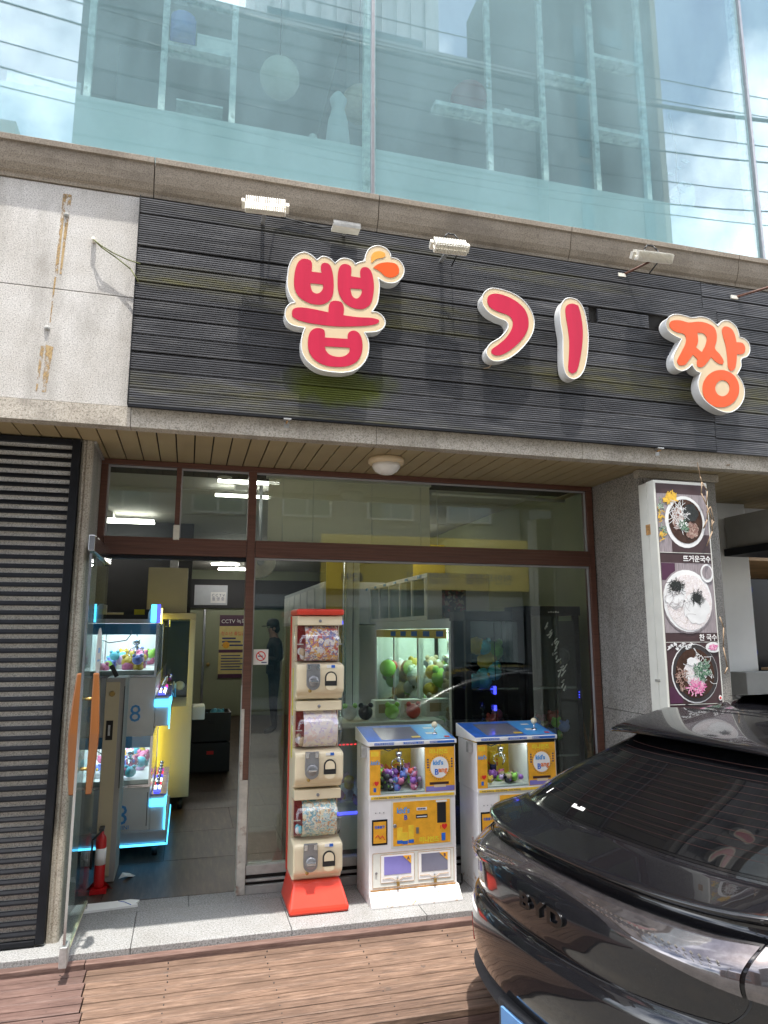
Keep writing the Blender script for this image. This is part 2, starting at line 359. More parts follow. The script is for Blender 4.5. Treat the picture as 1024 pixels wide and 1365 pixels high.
# ------------------------------------------------------------------ geometry helpers
ORI = {}
def tag(o, label=None, cat=None, group=None, kind=None):
    if label: o['label'] = label
    if cat: o['category'] = cat
    if group: o['group'] = group
    if kind: o['kind'] = kind
    return o
def thing(name, label, cat, loc=(0, 0, 0), group=None):
    o = bpy.data.objects.new(name, None); COL.objects.link(o); o.location = loc; o.empty_display_size = .1
    ORI[o.name] = Vector(loc); return tag(o, label, cat, group)
class MB:
    def __init__(s): s.v = []; s.f = []; s.m = []; s.s = []
    def add(s, vs, fs, mi=0, sm=False):
        b = len(s.v); s.v += [tuple(v) for v in vs]
        for f in fs: s.f.append([b + i for i in f]); s.m.append(mi); s.s.append(sm)
        return s
    def box(s, x0, y0, z0, x1, y1, z1, mi=0):
        x0, x1 = min(x0, x1), max(x0, x1); y0, y1 = min(y0, y1), max(y0, y1); z0, z1 = min(z0, z1), max(z0, z1)
        return s.add([(x0, y0, z0), (x1, y0, z0), (x1, y1, z0), (x0, y1, z0), (x0, y0, z1), (x1, y0, z1), (x1, y1, z1), (x0, y1, z1)],
                     [(0, 3, 2, 1), (4, 5, 6, 7), (0, 1, 5, 4), (1, 2, 6, 5), (2, 3, 7, 6), (3, 0, 4, 7)], mi)
    def tube(s, p, q, r0, r1=None, n=10, mi=0, cap=True):
        r1 = r0 if r1 is None else r1; p = Vector(p); q = Vector(q); d = (q - p).normalized()
        a = d.orthogonal().normalized(); b = d.cross(a)
        vs = [];
        for c, r in ((p, r0), (q, r1)):
            vs += [c + (a * math.cos(2 * math.pi * i / n) + b * math.sin(2 * math.pi * i / n)) * r for i in range(n)]
        s.add(vs, [(i, (i + 1) % n, n + (i + 1) % n, n + i) for i in range(n)], mi, True)
        if cap: s.add(vs, [tuple(range(n))[::-1], tuple(range(n, 2 * n))], mi)
        return s
    def path(s, pts, r, n=6, mi=0):
        for a, b in zip(pts, pts[1:]): s.tube(a, b, r, r, n, mi)
        return s
    def lathe(s, c, prof, n=20, axis='z', mi=0, sm=True):
        vs = []
        for r, h in prof:
            for i in range(n):
                a = 2 * math.pi * i / n; u, v = r * math.cos(a), r * math.sin(a)
                if axis == 'z': vs.append((c[0] + u, c[1] + v, c[2] + h))
                elif axis == 'y': vs.append((c[0] + u, c[1] + h, c[2] - v))
                else: vs.append((c[0] + h, c[1] + u, c[2] + v))
        fs = []
        for k in range(len(prof) - 1):
            for i in range(n):
                j = (i + 1) % n; fs.append((k * n + i, k * n + j, (k + 1) * n + j, (k + 1) * n + i))
        s.add(vs, fs, mi, sm); s.add(vs, [tuple(range(n))[::-1], tuple(range((len(prof) - 1) * n, len(prof) * n))], mi); return s
    def ball(s, c, r, n=8, sq=1., mi=0):
        k = n // 2 + 1
        return s.lathe(c, [(max(.0005, r * math.sin(math.pi * i / k)), -r * sq * math.cos(math.pi * i / k)) for i in range(k + 1)], n, 'z', mi)
    def prism(s, pts, axis, a, b, mi=0, sm=False):
        """pts: 2D outline; axis 'x': (y,z), 'y': (x,z), 'z': (x,y)"""
        def at(p, t): return (t, p[0], p[1]) if axis == 'x' else (p[0], t, p[1]) if axis == 'y' else (p[0], p[1], t)
        n = len(pts); vs = [at(p, a) for p in pts] + [at(p, b) for p in pts]
        s.add(vs, [(i, (i + 1) % n, n + (i + 1) % n, n + i) for i in range(n)], mi, sm)
        s.add(vs, [tuple(range(n))[::-1], tuple(range(n, 2 * n))], mi); return s
    def build(s, name, mat, parent=None, bev=0, fix=True, loc=None, smooth=False):
        o0 = ORI.get(parent.name, Vector()) if parent else Vector(loc or (0, 0, 0))
        me = bpy.data.meshes.new(name); me.from_pydata([(v[0] - o0[0], v[1] - o0[1], v[2] - o0[2]) for v in s.v], [], s.f)
        for mm in (mat if isinstance(mat, (list, tuple)) else [mat]): me.materials.append(M[mm] if isinstance(mm, str) else mm)
        me.polygons.foreach_set('material_index', s.m); me.polygons.foreach_set('use_smooth', [True] * len(s.f) if smooth else s.s)
        if fix:
            bm = bmesh.new(); bm.from_mesh(me); bmesh.ops.remove_doubles(bm, verts=bm.verts, dist=1e-5)
            bmesh.ops.recalc_face_normals(bm, faces=bm.faces); bm.to_mesh(me); bm.free()
        me.update(); o = bpy.data.objects.new(name, me); COL.objects.link(o)
        if parent: o.parent = parent; ORI[o.name] = o0
        else: o.location = o0; ORI[o.name] = o0
        if bev:
            b = o.modifiers.new('bevel', 'BEVEL'); b.width = bev; b.segments = 2; b.limit_method = 'ANGLE'; b.harden_normals = False
        return o
JOINED = {'joint_mortar', 'backing', 'batten', 'figure_print', 'sill_core'}
def B(name, mat, parent, *boxes, bev=0, **k):
    if 1 < len(boxes) <= 24 and name not in JOINED:
        for b in boxes: o = MB().box(*b).build(name, mat, parent, bev, **k)
        return o
    mb = MB()
    for b in boxes: mb.box(*b)
    return mb.build(name, mat, parent, bev, **k)
def struct(o): o['kind'] = 'structure'; return o
def slab_text(name, body, mat, parent, x, y, z, size, rotz=0, depth=.0015, align='LEFT', mirror=False, rx=90, shear=0, bold=0, sx=1, label=None):
    c = bpy.data.curves.new(name, 'FONT'); c.body = body; c.size = size; c.extrude = depth; c.align_x = align; c.shear = shear; c.offset = bold; c.resolution_u = 2
    t = bpy.data.objects.new('tmp', c); COL.objects.link(t)
    dg = bpy.context.evaluated_depsgraph_get(); me = bpy.data.meshes.new_from_object(t.evaluated_get(dg))
    COL.objects.unlink(t); bpy.data.objects.remove(t)
    o0 = ORI.get(parent.name, Vector()) if parent else Vector()
    mtx = Matrix.Translation(Vector((x, y, z)) - o0) @ Matrix.Rotation(rotz, 4, 'Z') @ Matrix.Rotation(R_(rx), 4, 'X') @ Matrix.Diagonal((sx, 1, 1, 1))
    me.transform(mtx); me.materials.clear(); me.materials.append(M[mat])
    me.polygons.foreach_set('material_index', [0] * len(me.polygons))
    o = bpy.data.objects.new(name, me); COL.objects.link(o); o.parent = parent; ORI[o.name] = o0
    if label: o['label'] = label
    return o
def smooth_loop(l, k=4):
    n = len(l); P_ = [Vector(p) for p in l]; T = []
    for i in range(n):
        a, b, c = P_[i - 1], P_[i], P_[(i + 1) % n]; u, v = b - a, c - b
        ang = abs(u.angle_signed(v)) if u.length > 1e-6 and v.length > 1e-6 else 0
        d = (c - a).normalized() if (c - a).length > 1e-6 else Vector((0, 0))
        T.append((d, 0.) if ang > R_(62) else (d, 1.))
    o = []
    for i in range(n):
        a, b = P_[i], P_[(i + 1) % n]; L = (b - a).length; m0 = T[i][0] * L * T[i][1]; m1 = T[(i + 1) % n][0] * L * T[(i + 1) % n][1]
        for j in range(k):
            t = j / k; o.append(tuple((2 * t ** 3 - 3 * t * t + 1) * a + (t ** 3 - 2 * t * t + t) * m0 + (3 * t * t - 2 * t ** 3) * b + (t ** 3 - t * t) * m1))
    return o
def curve_plate(name, loops, y_front, y_back, mat, parent):
    """smooth closed outlines in the x-z plane, extruded along y"""
    c = bpy.data.curves.new(name, 'CURVE'); c.dimensions = '2D'; c.fill_mode = 'BOTH'; c.extrude = abs(y_back - y_front) / 2; c.resolution_u = 5
    for l in loops:
        l = smooth_loop(l); sp = c.splines.new('POLY'); sp.points.add(len(l) - 1); sp.use_cyclic_u = True
        for p, (x, z) in zip(sp.points, l): p.co = (x, z, 0, 1)
    t = bpy.data.objects.new('tmp', c); COL.objects.link(t)
    dg = bpy.context.evaluated_depsgraph_get(); me = bpy.data.meshes.new_from_object(t.evaluated_get(dg))
    COL.objects.unlink(t); bpy.data.objects.remove(t)
    o0 = ORI.get(parent.name, Vector())
    me.transform(Matrix.Translation(Vector((0, (y_front + y_back) / 2, 0)) - o0) @ Matrix.Rotation(R_(90), 4, 'X'))
    me.materials.clear(); me.materials.append(M[mat])
    me.polygons.foreach_set('material_index', [0] * len(me.polygons))
    o = bpy.data.objects.new(name, me); COL.objects.link(o); o.parent = parent; ORI[o.name] = o0
    return o
def copy_tree(o, parent=None, dx=(0, 0, 0)):
    c = o.copy(); COL.objects.link(c)
    if parent: c.parent = parent
    else: c.location = Vector(o.location) + Vector(dx); ORI[c.name] = Vector(c.location)
    for ch in list(o.children): copy_tree(ch, c)
    return c

# ================================================================== SETTING
struct(B('ground', 'asphalt', None, (-120, -120, -.45, 120, 120, -.25)))
# paving slabs in front of the shop
pav = B('pavement', 'dark_gap', None, (-4, -.62, -.30, 9, .055, -.035)); struct(pav)
xs = [-4, -3.2, -2.4, -1.65, -.98, -.22, .64, 1.44, 2.25, 3.02, 3.8, 4.6, 5.4, 6.2, 7.0, 8.0]
for a, b in zip(xs, xs[1:]):
    B('paving_slab', 'granite_paving', pav, (a + .0015, -.648, -.045, b - .0015, -.133, 0), bev=.003)
    B('paving_slab', 'granite_paving', pav, (a + .3 + .0015, -.130, -.045, b + .3 - .0015, .055, -.0008), bev=.002)
# timber deck
deck = B('timber_deck', 'dark_gap', None, (-4, -1.56, -.245, 1.84, -.66, -.115)); tag(deck, 'weathered brown timber deck in front of the shop step', 'deck')
ys = [-.662, -.712, None, -.729, -.806, -.880, -.953, -1.028, -1.101, -1.176, -1.249, -1.324, -1.397, -1.472, -1.597]
rows = [(-.652, -.712, -.028), (-.727, -.864, -.05)] + [(-.870 - i * .1475, -.870 - i * .1475 - .1405, -.05) for i in range(5)]
random.seed(3)
for k, (ya, yb, zt) in enumerate(rows):
    for x0, x1, mt in ((-4, -2.3, 'deck_wood_red'), (-2.295, -.437 + .012 * k, 'deck_wood_red'), (-.431 + .012 * k, 1.85, 'deck_wood')):
        if k == 0: mt = 'deck_wood_red'
        if k == 0 and x0 > -.5: x0 = -.4345
        z = zt + random.uniform(-.004, .004)
        yc = (ya + yb) / 2
        if k == 0: B('deck_board', mt, deck, (x0, yb, z - .05, x1, ya, z), bev=.004)
        else:   # one plank with a shallow groove along its middle
            pr = [(yb, z - .03), (yb, z - .003), (yb + .003, z), (yc - .005, z), (yc - .003, z - .009), (yc + .003, z - .009), (yc + .005, z), (ya - .003, z), (ya, z - .003), (ya, z - .03)]
            MB().prism(pr, 'x', x0, x1).build('deck_board', mt, deck)
mb = MB()
for k, (ya, yb, zt) in enumerate(rows[1:]):
    for i in range(11):
        for yy in (ya - .035, yb + .035):
            x_ = -3.6 + i * .51 + random.uniform(-.01, .01); mb.tube((x_, yy + random.uniform(-.004, .004), zt - .004), (x_, yy, zt + .0044), .0032, n=6)
mb.build('deck_screws', 'rubber', deck)['kind'] = 'stuff'
B('fascia_board', 'deck_wood_red', deck, (-4, -1.60, -.205, 1.85, -1.575, -.082), bev=.004)
# interior floor, walls, ceiling
fl = B('interior_floor', 'dark_gap', None, (-1.9, .057, -.2, 3.3, 10.2, -.006)); struct(fl)
for j in range(13):
    y0 = .06 + j * .76
    for i in range(6):
        x0 = -1.9 + i * .9 + (.0 if j % 2 else -.35)
        if y0 < 9.9: B('floor_tile', 'interior_floor', fl, (max(-1.9, x0) + .002, y0 + .002, -.005, min(3.2, x0 + .9) - .002, min(10.1, y0 + .76) - .002, -.001))
struct(B('wall_right', 'olive_wall', None, (3.14, .12, -.1, 3.24, 10.1, 3.3)))
struct(B('wall_left', 'olive_wall', None, (-2.0, .12, -.1, -1.9, 10.1, 3.3)))
bw = B('wall_back', 'olive_door', None, (-1.9, 9.95, -.1, 3.14, 10.1, 3.3)); struct(bw)
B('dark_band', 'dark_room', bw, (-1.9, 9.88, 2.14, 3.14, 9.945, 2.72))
B('door_trim', 'steel', bw, (.30, 9.92, 0, .345, 9.945, 2.12))
B('door_leaf', 'olive_door', bw, (.35, 9.925, .02, 1.55, 9.944, 2.10), bev=.004)
MB().ball((.42, 9.88, 1.02), .04, 10).build('door_knob', 'brass', bw)
cl = B('ceiling', 'ceiling_white', None, (-1.9, .10, 2.93, 3.14, 10.1, 3.02)); struct(cl)
for i in range(7): B('ceiling_panel', 'ceiling_white', cl, (-1.89, .12 + i * 1.4, 2.915, 3.13, 1.50 + i * 1.4, 2.929))
# notice panels above the back door
t = thing('notice_board', 'white board with CCTV notice high above the back door', 'notice', (.43, 9.85, 2.2))
B('board', 'machine_grey', t, (.10, 9.85, 2.20, .75, 9.872, 2.60)); B('notice_sheet', 'white_print', t, (.42, 9.843, 2.24, .72, 9.849, 2.46))
slab_text('lettering', 'C C T V\n촬 영 중', 'navy', t, .57, 9.84, 2.37, .075, align='CENTER')
t = thing('warning_poster', 'purple and yellow CCTV warning poster on the olive back door', 'poster', (.92, 9.9, .75))
B('sheet', 'poster_cream', t, (.62, 9.905, .75, 1.26, 9.92, 2.0)); B('header', 'menu_purple', t, (.62, 9.899, 1.78, 1.26, 9.904, 2.0)); B('band', 'menu_purple', t, (.62, 9.899, 1.25, 1.26, 9.904, 1.31)); B('footer', 'menu_purple', t, (.62, 9.899, .75, 1.26, 9.904, .83))
slab_text('heading', 'CCTV 녹화중', 'white_print', t, .65, 9.893, 1.84, .105); slab_text('lettering', '청소년 출입금지', 'red_print', t, .65, 9.90, 1.60, .085)
B('print_line', 'navy', t, *[(.68, 9.898, 1.52 - i * .07, .95 + .1 * (i % 3), 9.903, 1.55 - i * .07) for i in range(3)], *[(.67, 9.898, 1.18 - i * .055, 1.05 + .08 * (i % 2), 9.903, 1.20 - i * .055) for i in range(6)])
MB().lathe((.76, 9.90, 1.40), [(.07, 0), (.07, -.004)], 14, 'y').build('spot', 'orange_print', t)

# ------------------------------------------------------------------ granite facade
fw = thing('granite_facade', 'speckled granite facade cladding with rust stains left of the dark sign', 'facade', (-.9, -.94, 2.9))
B('masonry', 'plaster_grey', fw, (-5.2, -.905, 2.83, 5.4, -.55, 4.33))
for a, b in ((-5.2, -3.7), (-3.696, -2.1), (-2.096, -.37), (-.366, 1.4), (1.404, 3.2), (3.204, 4.9), (4.904, 5.4)):
    B('granite_slab', 'granite_light', fw, (a, -.94, 2.885, b, -.906, 3.528), bev=.002); B('granite_slab', 'granite_light', fw, (a, -.94, 3.532, b, -.906, 4.16), bev=.002)
fx = [-5.2, -3.2, -1.75, -.355, 1.05, 2.45, 3.62, 5.0, 5.4]
for a, b in zip(fx, fx[1:]): B('granite_lintel', 'granite_fascia', fw, (a + .0015, -.945, 2.77, b - .0015, -.86, 2.882), bev=.002)
# rust stains and bolts on the left wall
def stain(pts): MB().prism(pts, 'y', -.9405, -.9415).build('rust_stain', 'rust_stain', fw)
stain([(-.79, 4.10), (-.772, 4.10), (-.785, 3.62), (-.80, 3.62)]); stain([(-.765, 4.10), (-.745, 4.10), (-.765, 3.62), (-.775, 3.62)]); stain([(-.79, 4.11), (-.745, 4.11), (-.745, 4.08), (-.79, 4.08)])
stain([(-.815, 3.20), (-.775, 3.19), (-.795, 2.93), (-.815, 2.93)]); stain([(-.84, 3.19), (-.82, 3.19), (-.838, 2.93), (-.845, 2.93)]); stain([(-.80, 3.60), (-.79, 3.6), (-.80, 3.33), (-.805, 3.33)])
for z in (3.98, 3.295): MB().lathe((-.765 if z > 3.5 else -.815, -.94, z), [(.014, 0), (.015, -.005), (.008, -.014), (.003, -.016)], 8, 'y').build('anchor_hole', 'plaster_grey', fw)
t = thing('loose_cable', 'thin green cable looping from a wall stub to the sign edge', 'cable', (-.6, -.95, 3.84))
MB().lathe((-.61, -.94, 3.842), [(.013, 0), (.013, -.03), (.006, -.034)], 8, 'y').build('stub', 'lamp_white', t)
MB().path([(-.61, -.97, 3.84), (-.57, -.99, 3.80), (-.50, -.985, 3.765), (-.42, -.985, 3.735), (-.35, -.985, 3.72)], .0035).build('strand', 'moss_cable', t)
MB().path([(-.61, -.97, 3.84), (-.56, -.98, 3.79), (-.48, -.98, 3.74), (-.40, -.985, 3.68), (-.355, -.985, 3.61)], .0035).build('strand', 'moss_cable', t)
# cornice of moulded granite blocks
co = thing('granite_cornice', 'moulded brown granite cornice running below the upper windows', 'cornice', (0, -.95, 4.17))
prof = [(-.90, 4.165), (-.948, 4.165), (-.952, 4.185), (-.966, 4.20), (-.984, 4.235), (-.996, 4.28), (-1.003, 4.325), (-1.004, 4.342), (-1.016, 4.346), (-1.018, 4.378), (-1.012, 4.383), (-.86, 4.386), (-.86, 4.165)]
cx = [-5.8, -4.4, -3.03, -1.67, -.303, 1.051, 2.41, 3.785, 5.14, 6.5, 8]
for a, b in zip(cx, cx[1:]): MB().prism(prof, 'x', a + .003, b - .003).build('cornice_block', 'granite_cornice', co)
B('joint_mortar', 'dark_gap', co, (-5.8, -.94, 4.17, 8, -.865, 4.375))

# soffit planks
sf = thing('soffit', 'olive brown ribbed soffit planks under the granite band', 'soffit', (1, -.5, 2.8))
B('backing', 'dark_gap', sf, (-5.2, -.859, 2.818, 5.4, .5, 2.83))
B('edge_strip', 'soffit_tan', sf, (-5.2, -.858, 2.781, 5.4, -.84, 2.817))
x = -5.15; i = 0
while x < 5.3:
    y1 = .02 if x < 3.0 else .62
    B('soffit_plank', 'soffit_tan', sf, (x, -.838, 2.800, x + .101, y1, 2.812)); x += .1095; i += 1
# pier between louvre and door, pier between shop and restaurant
pr = thing('granite_pier', 'narrow speckled granite pier between the black louvre and the glass door', 'pier', (-.63, -.3, 0))
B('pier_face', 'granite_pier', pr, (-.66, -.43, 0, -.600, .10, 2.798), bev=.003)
MB().prism([(-.664, -.432), (-.664, -.470), (-.650, -.478), (-.640, -.470), (-.632, -.478), (-.612, -.478), (-.602, -.468), (-.600, -.432)], 'z', 0, 2.797).build('moulding', 'granite_fascia', pr)
B('soffit_trim', 'alu_grey', pr, (-.598, -.46, 2.782, -.585, .0, 2.799))
p2 = thing('granite_pier', 'wide speckled granite pier behind the noodle menu sign', 'pier', (3.3, -.3, 0))
B('side_slab', 'granite_pier', p2, (3.085, -.60, 0, 3.135, .06, 1.083), (3.085, -.60, 1.087, 3.135, .06, 2.798))
B('corner_moulding', 'granite_pier', p2, (3.078, -.648, 0, 3.112, -.602, 1.083), (3.078, -.648, 1.087, 3.112, -.602, 2.798), (3.118, -.662, 0, 3.15, -.602, 1.083), (3.118, -.662, 1.087, 3.15, -.602, 2.798), bev=.006)
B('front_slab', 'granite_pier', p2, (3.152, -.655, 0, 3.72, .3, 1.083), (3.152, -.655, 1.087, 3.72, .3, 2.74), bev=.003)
B('capital_strip', 'granite_fascia', p2, (3.06, -.675, 2.742, 3.74, -.61, 2.798), bev=.004)
# black louvre on the left
lv = thing('louvre_screen', 'black slatted louvre screen on granite left of the entrance', 'louvre', (-1.8, -.48, 0))
B('wall_slab', 'granite_light', lv, (-4.2, -.484, 0, -.668, -.25, 2.797))
B('frame', 'black_metal', lv, (-.712, -.512, .012, -.667, -.453, 2.79), (-4.2, -.512, 2.755, -.714, -.453, 2.79), (-4.2, -.512, .008, -.714, -.453, .035), bev=.003)
slm = None
for i in range(51):
    z = .058 + i * .0529
    if slm is None:
        slm = MB().prism([(-.490, .024), (-.497, .025), (-.506, .008), (-.506, -.001), (-.501, -.002), (-.490, .014)], 'x', -4.2, -.713).build('slat', 'black_metal', lv); slm.location = (0, 0, z)
    else:
        c = slm.copy(); COL.objects.link(c); c.location = (0, 0, z)

# ------------------------------------------------------------------ sign of ribbed boards
sg = thing('shop_sign', 'wide charcoal sign wall of ribbed boards with mossy streaks', 'shop sign', (2, -.96, 2.88))
B('batten', 'dark_gap', sg, *[(x - .02, -.957, 2.90, x + .02, -.9425, 4.15) for x in (-.30, .35, 1.0, 1.7, 2.4, 3.0, 3.46, 3.6, 4.2, 4.8, 5.6)], (-.36, -.958, 2.9, 5.9, -.953, 4.12))
def board_prof(z0, h, y):
    n = 7; p = [(y + .018, z0), (y + .002, z0), (y, z0 + .004)]; w_ = (h - .008) / n
    for i in range(n):
        a = z0 + .004 + i * w_; p += [(y, a + w_ * .50), (y + .0058, a + w_ * .62), (y + .0058, a + w_ * .9), (y, a + w_)]
    p += [(y + .008, z0 + h), (y + .018, z0 + h)]; return p
random.seed(11)
NR = 12; ph = 1.262 / NR
for r in range(NR):
    z0 = 2.888 + r * ph; y = -.978 + random.uniform(-.002, .002)
    xj = 3.475 + (.095 if r in (9,) else random.uniform(-.01, .01) if r < 9 else -.02)
    if r in (5, 7): cuts = [(-.37, 1.9), (1.903, xj), (xj + .005, 5.9)]
    else: cuts = [(-.37, xj), (xj + .005, 5.9)]
    for k, (a, b) in enumerate(cuts):
        hh = ph - .003
        zz = z0 + random.uniform(-.002, .002) - (.012 if k == len(cuts) - 1 else 0)
        if r == 8 and k == 0: # the board that has slipped and split behind the third letter
            for (aa, bb) in ((a, 2.53), (2.60, 3.0), (3.17, b)): MB().prism(board_prof(zz, hh, y), 'x', aa, bb).build('sign_board', 'sign_board', sg)
            continue
        if r == 9 and k == 0: zz += .006; y -= .006
        MB().prism(board_prof(zz, hh, y), 'x', a, b).build('sign_board', 'sign_board', sg)
B('edge_strip', 'black_metal', sg, (-.372, -.984, 2.876, 3.47, -.960, 2.886), (-.376, -.982, 2.888, -.371, -.945, 4.15))
